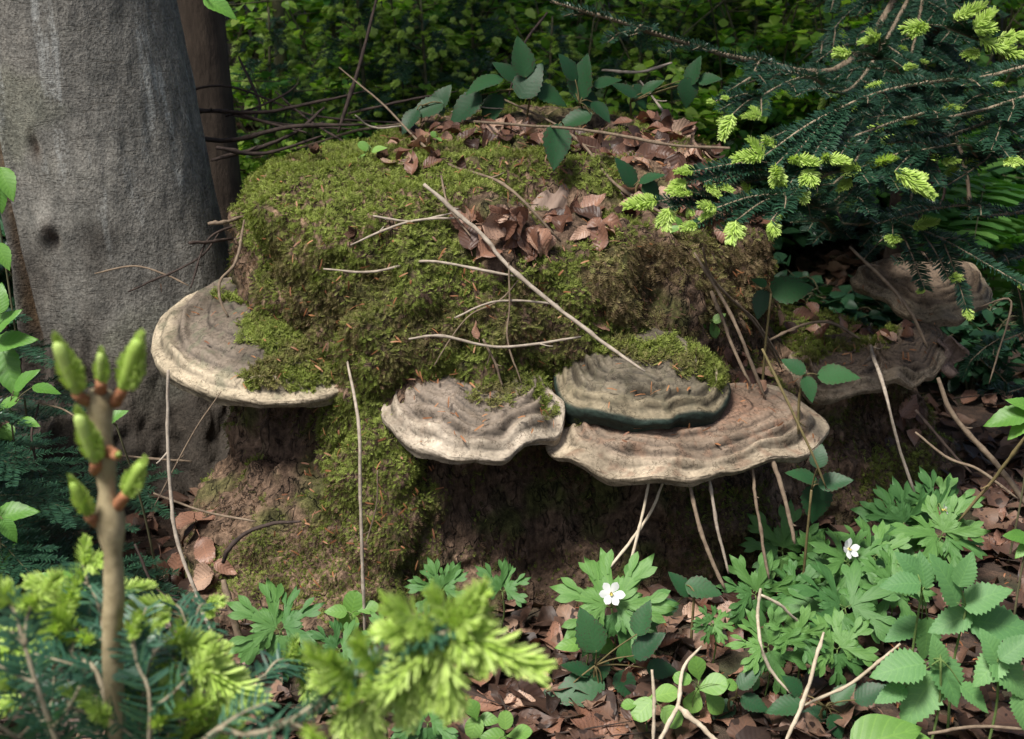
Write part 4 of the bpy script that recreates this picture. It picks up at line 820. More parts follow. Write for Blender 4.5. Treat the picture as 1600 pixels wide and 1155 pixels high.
bramble((1290, 1105, 1.72), [(1319, 1083, 50, 40), (1272, 1115, 44, 170), (1257, 1142, 48, 210), (1307, 1137, 46, -70), (1342, 1128, 40, -10), (1362, 1082, 60, 30), (1225, 1104, 62, 190), (1240, 1070, 44, 130)], 'purplish bramble between the straw stalks on the leaf litter')
bramble((1150, 1090, 1.74), [(1170, 1060, 46, 40), (1180, 1100, 50, -20), (1130, 1110, 44, 210), (1160, 1130, 50, -80)], 'bramble beside the pale green seedlings on the litter')
# young seedlings
def seedling(hub, leaves, label, base=None, mesh=None, mat=None):
    if hub[1] < 600: b_ = hit(hub[0], hub[1] + 14, .004)[0]; hub = (hub[0], hub[1], b_[1] - .02); base = tuple(b_)
    return leaf_plant('seedling', label, 'seedling', hub, leaves, mesh or YNG_ME, mat or M['young'], M['green_stem'], base, 'seedlings', .0009)
seedling((1110, 503, 2.03), [(1098, 492, 24, 150), (1124, 496, 24, 40), (1116, 513, 32, -70), (1093, 511, 22, 200)], 'small bright seedling with rounded leaves near the dry moss')
seedling((1090, 1075, 1.72), [(1112, 1070, 54, 20), (1084, 1095, 44, -110), (1116, 1098, 44, -50), (1090, 1046, 42, 100), (1139, 1070, 30, 0), (1066, 1060, 30, 170)], 'bright green seedling with oval leaves next to broken straw stalks')
seedling((1015, 1095, 1.70), [(1036, 1084, 52, 20), (1005, 1108, 44, 220), (1050, 1120, 40, -40), (985, 1100, 30, 180)], 'bright green seedling left of the broken straw stalks')
seedling((912, 1008, 1.86), [(888, 1007, 42, 180), (938, 1007, 44, 0), (932, 1031, 24, -60), (911, 995, 30, 90), (927, 988, 22, 60)], 'small seedling with paired leaves below the white anemone')
seedling((750, 1122, 1.70), [(740, 1110, 36, 110), (765, 1124, 34, 0), (741, 1137, 36, -110)], 'clover-like seedling on the brown litter')
seedling((788, 1150, 1.66), [(770, 1150, 44, 170), (810, 1145, 44, 20), (790, 1125, 30, 90)], 'pale seedling next to the clover-like one')
seedling((547, 962, 1.92), [(545, 980, 48, -90), (552, 943, 42, 80), (525, 955, 36, 170), (575, 950, 36, 20)], 'heart-leaved seedling at the foot of the mossy buttress')
seedling((580, 232, 2.42), [(568, 228, 20, 140), (592, 232, 26, 20), (565, 245, 16, 220)], 'tiny seedling growing from the moss on the stump top', None)
seedling((680, 215, 2.66), [(678, 211, 14, 120), (686, 217, 12, -20)], 'tiny two-leaved seedling among brown leaves on the stump')
seedling((1065, 352, 2.2), [(1060, 345, 22, 120), (1078, 350, 22, 10), (1052, 358, 20, 200)], 'small green seedling under the lowest fir tip')
# raspberry plants at the lower right
def rasp(hub, leaves, label, base=None): return leaf_plant('raspberry', label, 'raspberry', hub, leaves, RSL_ME, M['raspberry'], M['green_stem'], base, 'raspberry plants', .0016, 'leaflet')
rasp((1440, 925, 1.72), [(1408, 910, 64, 175), (1442, 890, 60, 95), (1420, 880, 50, 130), (1412, 985, 74, 200), (1450, 1000, 70, -90)], 'raspberry shoot with fresh leaves beside the anemone patch')
rasp((1510, 950, 1.70), [(1484, 905, 92, 110), (1540, 930, 80, 30), (1484, 972, 74, 200), (1565, 975, 112, -5), (1510, 890, 60, 70)], 'tall raspberry shoot with broad toothed leaves')
rasp((1470, 1030, 1.64), [(1405, 1042, 88, 185), (1435, 1095, 104, 235), (1484, 1065, 84, -70), (1465, 1020, 60, 100), (1392, 1085, 60, 200), (1525, 1090, 62, -40)], 'low raspberry leaves spreading over the dark litter')
rasp((1560, 1030, 1.62), [(1580, 1055, 96, -50), (1545, 1045, 70, 220), (1590, 1010, 70, 40), (1600, 1110, 70, -80), (1550, 1010, 60, 110)], 'raspberry leaves at the rightmost end of the plant patch')
leaf_plant('dock_leaf', 'broad plain green leaf lying on the litter below the raspberries', 'plant', (1390, 1165, 1.6), [(1386, 1150, 120, 20), (1440, 1160, 60, 0)], YNG_ME[2:], M['raspberry'], M['green_stem'], None, None, .002)
# beech seedlings at the left and right edges
def beechling(hub, leaves, label, base=None): return leaf_plant('beech_seedling', label, 'seedling', hub, leaves, BCH_ME, M['beech_leaf'], M['sapling'], base, 'beech seedlings', .0016)
beechling((-10, 545, 2.15), [(8, 500, 62, 40), (22, 532, 74, 10), (12, 580, 84, -70), (0, 465, 50, 90)], 'bright beech seedling left of the beech trunk')
beechling((15, 640, 2.1), [(40, 592, 56, 40), (73, 608, 46, -10), (8, 632, 46, 200), (45, 660, 40, -10), (10, 682, 44, -100)], 'beech seedling with small leaves in front of the trunk wound')
beechling((-5, 810, 1.9), [(22, 800, 74, 15), (8, 870, 52, 60), (15, 830, 44, -60)], 'beech seedling low beside the fir sapling')
beechling((90, 925, 1.75), [(75, 905, 46, 150), (105, 900, 46, 40), (92, 915, 34, 90), (120, 920, 30, 0)], 'small beech seedling behind the fir sapling needles')
beechling((182, 665, 2.05), [(135, 625, 40, 150), (180, 650, 44, 30), (150, 650, 36, 190)], 'beech seedling between the sapling leader and the trunk foot', (-.60, 2.13, 0))
beechling((1610, 640, 2.2), [(1572, 652, 70, 190), (1600, 632, 56, 150), (1590, 672, 44, 220)], 'beech seedling beside the dark drooping fir branch')
beechling((1605, 845, 1.95), [(1588, 838, 46, 170), (1598, 860, 36, 220)], 'beech seedling beyond the raspberry patch')
beechling((-10, 290, 2.3), [(10, 285, 60, -60), (0, 310, 50, -90), (5, 400, 50, -60)], 'beech twig of leaves next to the trunk wound')
beechling((320, -12, 2.2), [(345, 10, 60, -25)], 'beech leaf hanging in front of the beech trunk top', (-.62, 2.58, .98))

# ================================================================== TWIGS AND STALKS
def twig(pts, r0, r1, label, mat='twig', name='twig', lift=.010, group=None, n=None, cat='twig', knots=.12, stiff=False):
    """points: (px,py) lies on what shows there; (px,py,Y) at distance Y"""
    P = []
    for q in pts: P.append(pix(*q) if len(q) == 3 else hit(q[0], q[1], lift)[0])
    if stiff:                                                         # a stiff stick rests on the high points
        Yh = np.array([p[1] for p in P]); tt = np.linspace(0, 1, len(P)); ln_ = np.polyval(np.polyfit(tt, Yh, 1), tt); ln_ += min(0, (Yh - ln_).min())
        P = [pix(q[0], q[1], .35 * y + .65 * min(y, yh)) for q, y, yh in zip(pts, ln_, Yh)]
    n = n or max(14, len(P) * 6); S = spline(P, n); S = S + np.repeat(RNG.normal(0, r0 * .25, (n // 4 + 1, 3)), 4, 0)[:n] * .6; r0 *= .85; r1 *= .85; rr = np.linspace(r0, r1, n) * (1 + knots * RNG.uniform(-1, 1, n))
    for k in range(max(1, n // 9)): i = random.randrange(1, n - 1); rr[i] *= 1.25
    rr = rr * np.interp(np.linspace(0, 1, n), [0, .15, .85, 1], [.75, 1, 1, .6]); b = MB(); b.add(*tube(S, rr, 7, jit=.07))
    if mat != 'straw' and n > 14:
        Ts, Bs_, Ns = frames(S)
        for k in range(random.choice([0, 1, 1, 2])):
            i = random.randrange(3, n - 3); d_ = nrm(Ts[i] * .8 + Bs_[i] * random.choice([-1, 1]) * .7 + Ns[i] * random.uniform(-.2, .4)); l_ = random.uniform(.006, .03); b.add(*tube(spline([S[i], S[i] + d_ * l_ * .6, S[i] + d_ * l_ + np.array([0, 0, .002])], 5), (rr[i] * .6, rr[i] * .35), 5))
    me = b.mesh(name); c = S[len(S) // 2]
    V = np.empty(len(me.vertices) * 3, np.float32); me.vertices.foreach_get('co', V); me.vertices.foreach_set('co', (V.reshape(-1, 3) - c).astype(np.float32).ravel())
    o = obj(name, me, M[mat]); o.location = c; return tag(o, label, cat, group)
G = 'fallen twigs'
TW = [
 ([(662, 289), (740, 355), (800, 420), (870, 480), (940, 533), (1008, 579)], .0046, .0034, 'thickest pale straight stick lying diagonally down the mossy stump', 'twig_pale', .034),
 ([(505, 421), (580, 425), (665, 408), (740, 420), (806, 432)], .0022, .0028, 'bent pale twig stretched across the green moss above the pale fungus', 'twig_pale', .014),
 ([(638, 530), (690, 525), (770, 542), (840, 537), (908, 526)], .0026, .0026, 'pale kinked twig just above the notched fungus', 'twig_pale', .016),
 ([(710, 497), (760, 475), (810, 470), (872, 476)], .0018, .0024, 'thin pale curved twig touching the diagonal stick', 'twig_pale', .016),
 ([(678, 573), (705, 528), (735, 492), (780, 470), (810, 438)], .0012, .0016, 'hair-thin twig curving up from the notched fungus', 'twig', .014),
 ([(795, 410), (796, 480), (793, 530), (815, 600)], .0018, .0016, 'thin upright twig on the moss above the notched fungus', 'twig', .012),
 ([(755, 530), (775, 570), (786, 605)], .0026, .0022, 'short brown twig ending on the notched fungus', 'twig', .012),
 ([(548, 383), (600, 360), (648, 345), (722, 340)], .0020, .0026, 'pale twig below the beech husks on the moss', 'twig_pale', .014),
 ([(583, 337), (640, 346), (708, 333)], .0022, .0020, 'short pale twig crossing another on the upper moss', 'twig_pale', .016),
 ([(690, 275), (700, 320), (735, 370)], .0022, .0020, 'twig leaning against the top end of the diagonal stick', 'twig', .014),
 ([(530, 105, 2.92), (600, 165, 2.82), (655, 222, 2.62), (700, 262), (780, 305), (872, 386)], .0022, .0034, 'long brown stick reaching from behind down to the leafy ledge', 'twig', .014),
 ([(787, 155, 2.84), (860, 190, 2.72), (910, 240), (960, 292), (1040, 356)], .0024, .0036, 'long grey-brown stick lying over the leaf litter on the stump', 'twig', .014),
 ([(380, 250), (470, 231), (560, 204), (640, 193), (720, 189), (830, 197), (940, 207), (1040, 226), (1140, 232)], .0042, .0026, 'long arched dark branch along the top of the stump', 'twig', .018),
 ([(705, 175, 2.78), (740, 168, 2.76), (785, 170, 2.74)], .0018, .0014, 'thin white twig arching over the bramble leaves', 'twig_pale', .01),
 ([(592, -15, 3.0), (562, 100, 2.95), (528, 208, 2.9)], .0038, .0050, 'upright dark reddish cane behind the stump', 'twig_dark', .01),
 ([(855, 20, 3.05), (818, 72, 3.0), (795, 150, 2.95)], .0034, .0026, 'thin dark cane rising above the bramble leaves', 'twig_dark', .01),
 ([(940, 110, 2.96), (1000, 112, 2.94), (1050, 98, 2.92)], .0032, .0040, 'pale broken twig under the fir branch behind the stump', 'twig_pale', .01),
 ([(1000, 126, 2.94), (1020, 152, 2.9), (1042, 182, 2.8)], .0030, .0030, 'pale twig leaning on the back of the leaf litter', 'twig_pale', .01),
 ([(555, 180, 2.8), (590, 212), (640, 208)], .0022, .0020, 'short twig on the moss beside a tiny seedling', 'twig_pale', .014),
 ([(264, 578, 2.04), (262, 700, 2.03), (274, 830, 2.0), (308, 932, 1.97), (330, 990, 1.95), (372, 1062, 1.92)], .0034, .0040, 'long pale stalk hanging down from the left fungus', 'twig_pale', .01),
 ([(552, 570), (560, 660, 1.99), (564, 800, 1.95), (568, 930, 1.93), (570, 1008, 1.93)], .0030, .0034, 'straight pale stalk standing before the mossy buttress', 'twig_pale', .01),
 ([(590, 735, 1.99), (588, 790, 1.98), (572, 850, 1.96)], .0016, .0014, 'thin short twig beside the straight pale stalk', 'twig', .01),
 ([(345, 612, 2.12), (300, 680, 2.1), (242, 790, 2.06)], .0014, .0016, 'thin brown stem slanting beneath the left fungus', 'twig', .01),
 ([(190, 712, 2.1), (250, 718, 2.1), (300, 721, 2.12)], .0022, .0026, 'short level brown twig before the trunk foot', 'twig', .01),
 ([(1085, 395), (1130, 470), (1160, 532), (1196, 622)], .0030, .0038, 'brown stick slanting from the dry moss to the largest fungus', 'twig', .018),
 ([(1112, 455), (1140, 530), (1172, 602)], .0040, .0034, 'stout pale stick beside the dry hanging moss', 'twig', .020),
 ([(1150, 470), (1190, 520), (1222, 577)], .0026, .0024, 'short stick next to the two-leaved bramble', 'twig', .018),
 ([(1098, 388), (1110, 430), (1150, 475), (1180, 500), (1222, 565)], .0028, .0026, 'grey stick crossing above the seedling with rounded leaves', 'twig', .026),
 ([(1190, 545, 2.02), (1260, 690, 1.95), (1292, 765, 1.94)], .0028, .0022, 'olive bramble cane hanging past the end of the largest fungus', 'bramble_stem', .014),
 ([(1073, 738, 2.02), (1095, 830, 1.98), (1132, 922, 1.95)], .0036, .0040, 'brown stalk under the middle of the largest fungus', 'twig', .01),
 ([(1106, 736, 2.02), (1120, 820, 1.99), (1139, 897, 1.97)], .0030, .0030, 'paler stalk under the largest fungus, beside the brown one', 'twig_pale', .01),
 ([(1174, 722, 2.03), (1184, 800, 2.0), (1202, 905, 1.96)], .0030, .0030, 'thin brown stalk behind the leaves under the largest fungus', 'twig', .01),
 ([(1206, 712, 2.03), (1224, 775, 2.0), (1242, 850, 1.97)], .0044, .0040, 'thick greyish stalk under the right end of the largest fungus', 'twig', .01),
 ([(1016, 742, 2.02), (1002, 812, 1.99), (985, 880, 1.96)], .0026, .0030, 'straw-coloured stalk leaning on the bare stump face', 'straw', .01),
 ([(1042, 742, 2.04), (1010, 812, 2.01), (948, 892, 1.95)], .0026, .0030, 'straw-coloured stalk crossing another above the white anemone', 'straw', .01),
 ([(1370, 495), (1372, 545), (1380, 600, 2.20), (1405, 700, 2.2), (1436, 792, 2.2)], .0036, .0040, 'grey stick hanging between the two right shoulder fungi', 'twig_pale', .012),
 ([(1465, 590, 2.3), (1490, 650, 2.28), (1560, 730, 2.26), (1610, 795, 2.24)], .0050, .0065, 'stout brown branch sloping down to the litter, right of the stump', 'twig', .01),
 ([(1328, 385, 2.35), (1410, 470, 2.31), (1450, 545, 2.29)], .0032, .0036, 'grey stick slanting below the shaded fungus', 'twig', .01),
 ([(1478, 180, 2.75), (1508, 260, 2.72), (1516, 335, 2.7)], .0044, .0050, 'grey-brown dead stick hanging before the ferns', 'twig', .01),
 ([(1440, 215, 2.8), (1475, 290, 2.8), (1465, 330, 2.8)], .0040, .0030, 'dark dead stick near the fir trunk', 'twig_dark', .01),
 ([(1612, 672, 2.0), (1545, 758, 2.04), (1498, 815, 2.06)], .0034, .0030, 'olive cane arching to the ground beside the stout branch', 'bramble_stem', .01),
 ([(1195, 535), (1255, 508), (1300, 505), (1345, 530)], .0030, .0034, 'bent stick lying on the litter of the right shoulder', 'twig', .014),
 ([(1530, 480, 2.42), (1580, 470, 2.4), (1560, 550, 2.4), (1545, 600, 2.4)], .0024, .0018, 'crooked thin twig among dark fir needles', 'twig', .01),
 ([(1430, 640, 2.3), (1480, 700, 2.28), (1520, 740, 2.26)], .0036, .0030, 'dark stick lying under the torn fungus edge', 'twig_dark', .01),
 ([(1430, 675, 2.22), (1480, 715, 2.2), (1530, 735, 2.18), (1590, 780, 2.16)], .0026, .0030, 'thin pale root-like twig on the mossy right foot', 'twig', .01),
 ([(1189, 932), (1184, 972, 1.76), (1200, 1040, 1.74), (1250, 1098, 1.72)], .0026, .0030, 'bent straw stalk curving beside the anemone leaves', 'straw', .03),
 ([(1189, 930, 1.77), (1225, 950, 1.78), (1258, 985, 1.80)], .0028, .0024, 'short straw stalk joined at the bend over the anemones', 'straw', .03),
 ([(1286, 988, 1.74), (1272, 1040, 1.70), (1258, 1090, 1.68), (1228, 1160, 1.64)], .0028, .0042, 'upright forked straw stalk on the dark litter', 'straw', .03),
 ([(1406, 1006, 1.72), (1330, 1068, 1.71), (1256, 1102, 1.70)], .0026, .0030, 'straight straw stalk slanting towards the raspberry leaves', 'straw', .03),
 ([(1018, 1046, 1.68), (1022, 1100, 1.66), (1020, 1165, 1.64)], .0026, .0030, 'thin upright straw stalk among pale seedlings', 'straw', .02),
 ([(1096, 1010, 1.75), (1068, 1045, 1.72), (1058, 1105, 1.68), (1028, 1160, 1.65)], .0022, .0046, 'broken white straw stalk with a sharp bend', 'straw', .02),
 ([(1057, 1104, 1.68), (1090, 1130, 1.66), (1125, 1162, 1.64)], .0048, .0042, 'thick white straw stalk lying from the sharp bend', 'straw', .02),
 ([(350, 905, 1.9), (360, 950, 1.88), (376, 1005, 1.87)], .0060, .0075, 'splintered wooden stake at the foot of the left root', 'twig', .01),
 ([(1450, 1145, 1.6), (1530, 1135, 1.6), (1610, 1140, 1.6)], .0030, .0026, 'brown twig on the ground by the broad plain leaf', 'twig', .01),
 ([(60, 632, 2.2), (50, 690, 2.15), (75, 780, 2.1)], .0022, .0030, 'dark thin stem below the small-leaved beech seedling', 'twig_dark', .01),
 ([(60, 630, 2.2), (100, 640, 2.18), (135, 665, 2.15)], .0022, .0018, 'grey bent twig in front of the trunk wound', 'twig', .01),
 ([(210, 850, 2.0), (250, 925, 1.98), (330, 950, 1.96), (390, 955, 1.95)], .0030, .0022, 'dark reddish stem over the dead leaves at the trunk foot', 'twig_dark', .01),
 ([(240, 770, 2.1), (320, 800, 2.08), (400, 815, 2.06)], .0024, .0022, 'rusty stem running along the trunk foot', 'twig', .01),
 ([(350, 880, 2.0), (365, 848, 2.0), (410, 822, 2.02), (470, 815, 2.0)], .0050, .0030, 'rusty bark strip along the top of the left root', 'twig_dark', .01),
]
for pts, r0, r1, lab, mt, lf in TW: twig(pts, r0, r1, lab, mt, lift=lf * 1.35, group=G, stiff=all(len(q) == 2 for q in pts) and len(pts) > 2)
for pts, r0, r1 in (([(250, 178, 3.15), (330, 178, 3.0), (420, 165, 2.95), (570, 150, 2.95)], .007, .004), ([(250, 165, 3.15), (335, 165, 3.1), (430, 182, 3.0), (560, 192, 2.95)], .005, .004), ([(340, 250, 2.75), (440, 205, 2.85), (520, 178, 2.9)], .006, .005), ([(250, 205, 3.15), (345, 205, 2.9), (440, 212, 2.85), (560, 205, 2.85)], .0085, .006), ([(350, 160, 3.0), (420, 190, 2.9), (480, 220, 2.8)], .005, .003),
                    ([(345, 235, 2.75), (400, 225, 2.8), (500, 215, 2.85)], .006, .004), ([(370, 90, 3.2), (400, 150, 3.1), (410, 190, 3.0)], .004, .005), ([(350, 185, 3.0), (410, 160, 3.0), (450, 140, 3.0), (470, 130, 3.0)], .004, .003), ([(420, 140, 3.05), (480, 190, 2.95), (560, 240, 2.8)], .003, .003), ([(540, 185, 2.95), (640, 165, 2.95), (720, 140, 3.0)], .004, .003), ([(250, 150, 3.15), (345, 150, 3.1), (480, 178, 3.0), (640, 190, 2.95)], .004, .003)):
    pts = [(a + random.uniform(-14, 14), b_ + random.uniform(-16, 16), Y_) for a, b_, Y_ in pts]; twig(pts, r0 * .9, r1 * .8, 'dark dead branch in the brush heap between beech and stump', 'twig_dark', 'dead_branch', group='brush heap behind the stump', cat='branch')
for pts, r0, r1, mt, lab in (([(325, 351, 2.35), (350, 347, 2.36), (382, 338, 2.4)], .0042, .0036, 'twig', 'broken stub of twig between trunk and stump top'), ([(295, 380, 2.33), (330, 377, 2.36), (375, 372, 2.42)], .0038, .0030, 'twig_dark', 'dark twig with a pale cut end before the trunk'), ([(298, 450, 2.3), (325, 375, 2.36), (375, 350, 2.42)], .0022, .0026, 'twig_dark', 'dark thin twig rising from the left fungus'),
        ([(382, 345, 2.3), (368, 410, 2.2), (343, 440, 2.16), (345, 470, 2.14), (357, 497, 2.13)], .0026, .0030, 'twig', 'crooked grey twig ending on the left fungus'), ([(200, 456, 2.33), (270, 425, 2.33), (315, 400, 2.35), (345, 360, 2.4)], .0024, .0020, 'twig_dark', 'dark curved twig against the grey trunk'), ([(148, 428, 2.35), (210, 416, 2.34), (260, 430, 2.33), (295, 446, 2.32)], .0018, .0022, 'twig', 'thin ochre twig arched against the grey trunk')):
    twig(pts, r0, r1, lab, mt, group='twigs between trunk and stump')

# ================================================================== FALLEN LEAVES, HUSKS, NEEDLE LITTER
def rand_poly(poly, n):
    poly = np.array(poly, float); lo, hi = poly.min(0), poly.max(0); out = []
    while len(out) < n:
        q = RNG.uniform(lo, hi)
        if in_poly(np.array([q[0]]), np.array([q[1]]), poly)[0]: out.append(q)
    return out
used = {}
def place_leaf(px, py, size, label, group, tilt=.5, lift=.008, name='fallen_leaf', i=None):
    p, n_ = hit(px, py, lift)
    if p[1] > 4: return
    nn = nrm(n_ + rdir(1)[0] * tilt); d = rdir(1)[0]; d = nrm(d - nn * (d @ nn))
    o = obj(name, DEAD_ME[random.randrange(len(DEAD_ME)) if i is None else i], M['dead_leaf'], None, mat1(p, d, nn, size)); tag(o, label, 'leaf', group)
for poly, cnt, s0, s1, lab in (
    ([(640, 205), (760, 195), (900, 215), (960, 195), (1060, 175), (1130, 190), (1140, 250), (1060, 290), (1000, 265), (940, 245), (860, 235), (740, 240), (620, 255)], 110, .038, .066, 'dry brown leaf in the litter along the back of the stump top'),
    ([(715, 335), (770, 320), (850, 345), (930, 320), (1010, 290), (1060, 300), (1075, 350), (960, 372), (860, 388), (790, 400), (730, 395)], 52, .036, .062, 'dry brown leaf on the lower ledge of the stump'),
    ([(1050, 290), (1190, 280), (1205, 350), (1090, 370)], 16, .034, .055, 'dry brown leaf on the right top corner of the stump under fir needles'),
    ([(560, 235), (700, 215), (720, 260), (600, 275)], 10, .03, .05, 'dry brown leaf on the moss of the stump top'),
    ([(1130, 540), (1180, 570), (1200, 610), (1150, 600)], 10, .03, .05, 'dry brown leaf wedged behind the largest fungus'),
    ([(1210, 465), (1330, 470), (1450, 520), (1400, 535), (1280, 530), (1220, 520)], 22, .03, .05, 'dry brown leaf on the right shoulder of the stump'),
    ([(760, 1010), (900, 1000), (1000, 1010), (1060, 1080), (960, 1155), (760, 1155), (700, 1090)], 44, .05, .08, 'brown fallen leaf on the ground in front of the stump'),
    ([(1010, 960), (1180, 940), (1280, 1010), (1300, 1150), (1050, 1155)], 34, .045, .075, 'brown fallen leaf on the ground under the anemones'),
    ([(1440, 770), (1600, 760), (1600, 900), (1500, 880)], 30, .045, .075, 'brown fallen leaf on the ground right of the stump'),
    ([(1360, 640), (1600, 620), (1600, 760), (1500, 745), (1400, 720)], 20, .035, .06, 'brown fallen leaf below the torn fungus edge'),
    ([(200, 820), (330, 800), (340, 900), (300, 940), (220, 940)], 16, .05, .085, 'brown fallen leaf at the foot of the beech')):
    for q in rand_poly(poly, cnt): place_leaf(q[0], q[1], random.uniform(s0, s1), lab, lab.replace('dry brown leaf', 'dry leaves').replace('brown fallen leaf', 'fallen leaves'))
for px, py, s, lab in ((728, 378, .060, 'pale orange-brown beech leaf beside the diagonal stick'), (775, 350, .062, 'large rosy-brown curled leaf on the lower ledge'), (757, 400, .058, 'rosy-brown leaf tucked under the diagonal stick'), (937, 498, .07, 'thin peach-coloured leaf standing behind the diagonal stick'), (755, 520, .032, 'small peach leaf scrap above the notched fungus'),
                       (858, 1015, .085, 'pale tan oak-like leaf leaning on the stump base'), (262, 915, .10, 'broad rosy dead leaf on the ground behind the sapling'), (357, 888, .045, 'small tan leaf on the mossy left root'), (1298, 528, .06, 'crumpled pale leaf on the right shoulder moss')): place_leaf(px, py, s, lab, None, .35, .014)
# litter that nobody could count: one mass of dead leaves over the forest floor
LIT = []
for i in range(6):
    V, F, A = strip_leaf(1, .34, 4, 'ovate', 0, .3 + .1 * i, -.2 + .1 * i, .05); V[:, 2] += .1 * np.sin(V[:, 1] * (3 + i) + i); LIT.append((V - np.array([0, .5, 0]), F, A))
nL = 11000; xy = np.stack([RNG.normal(0, 1.25, nL), 1.1 + 5.2 * RNG.uniform(size=nL) ** 1.9], 1); mb = MB(); Pp, Nn_ = [], []
for x, y in xy:
    h = BV_ground.ray_cast(Vector((x, y, 3)), Vector((0, 0, -1))); Pp.append(np.array(h[0]) + np.array([0, 0, random.uniform(.002, .022)])); Nn_.append((0, 0, 1))
Pp = np.array(Pp); nn = nrm(np.array(Nn_) + rdir(nL) * .45); d = rdir(nL); Ms = mats(Pp, d - nn * (d * nn).sum(1, keepdims=True), nn, RNG.uniform(.04, .08, nL)); kk = RNG.integers(0, len(LIT), nL)
for k in range(len(LIT)): mb.add(*inst(*LIT[k], Ms[kk == k], RNG.uniform(0, .9, int((kk == k).sum()))))
lit = mb.build('leaf_litter', M['old_litter']); tag(lit, 'mass of brown fallen leaves covering the forest floor', 'leaf litter', kind='stuff')
tb = MB()
for k in range(520):
    x, y = RNG.normal(0, 1.0), RNG.uniform(1.4, 3.4); h = BV_ground.ray_cast(Vector((x, y, 3)), Vector((0, 0, -1)))[0]; a = RNG.uniform(0, 6.28); l_ = RNG.uniform(.04, .16); d_ = np.array([math.cos(a), math.sin(a), RNG.uniform(-.1, .3)]); p0 = np.array(h) + np.array([0, 0, .012])
    tb.add(*tube(spline([p0, p0 + d_ * l_ * .5 + RNG.normal(0, .006, 3), p0 + d_ * l_], 5), (RNG.uniform(.001, .0026), .0008), 4, RNG.uniform()))
tl = tb.build('twig_litter', M['twig_dark']); tag(tl, 'small dark twig bits strewn through the forest floor litter', 'twigs', kind='stuff')
# beech husks on the moss
def husk_mesh():
    b = MB()
    for a in range(4):
        V, F, A = strip_leaf(1, .42, 5, 'ovate', 0, .5, -.35, .02); b.add(V @ np.array(Matrix.Rotation(.7, 3, 'X')).T @ np.array(Matrix.Rotation(a * math.pi / 2, 3, 'Z')).T, F, A)
    D = rdir(70); D[:, 2] = np.abs(D[:, 2]); b.add(*needles_np(D * .45, D + rdir(70) * .4, rdir(70), .22, .06)); return b.mesh('beech_husk')
HM = husk_mesh()
for px, py, s, lab in ((494, 247, .021, 'brown bristly beech husk on the top edge of the moss'), (594, 258, .024, 'brown bristly beech husk beside dry leaves on the stump top'), (561, 371, .020, 'brown bristly beech husk on the front moss'), (676, 258, .022, 'brown smooth-looking beech husk near the long brown stick')):
    p, n_ = hit(px, py, .008); o = obj('beech_husk', HM, M['husk'], None, mat1(p, nrm(np.cross(n_, [.3, 1, .2])), n_, s)); tag(o, lab, 'husk', 'beech husks')
# orange needle and bud-scale litter
NP, NN_ = [], []
for poly, cnt in (([(370, 250), (600, 215), (900, 260), (1060, 370), (1000, 500), (880, 560), (700, 590), (560, 600), (420, 540)], 190), ([(240, 450), (550, 450), (550, 600), (380, 600)], 40), ([(500, 620), (690, 700), (680, 900), (400, 930), (420, 840)], 110), ([(620, 580), (880, 560), (870, 680), (700, 690)], 40), ([(880, 560), (1280, 600), (1280, 690), (1000, 720)], 40), ([(640, 190), (1130, 170), (1130, 260), (700, 300)], 150), ([(1100, 400), (1480, 480), (1470, 570), (1250, 590), (1120, 560)], 120), ([(700, 960), (1600, 900), (1600, 1150), (700, 1150)], 260)):
    for q in rand_poly(poly, cnt):
        p, n_ = hit(q[0], q[1], .010)
        if p[1] < 3.2: NP.append(p); NN_.append(n_)
NP, NN_ = np.array(NP), np.array(NN_); d = rdir(len(NP)); d = nrm(d - NN_ * (d * NN_).sum(1, keepdims=True) * .8)
b = MB(); b.add(*needles_np(NP, d, NN_, RNG.uniform(.006, .019, len(NP)), RNG.uniform(.0010, .0034, len(NP)), .15)); nl_ = b.build('needle_litter', M['needle_litter'], None, False); tag(nl_, 'orange dead needles and bud scales scattered over moss and fungi', 'needles', kind='stuff')

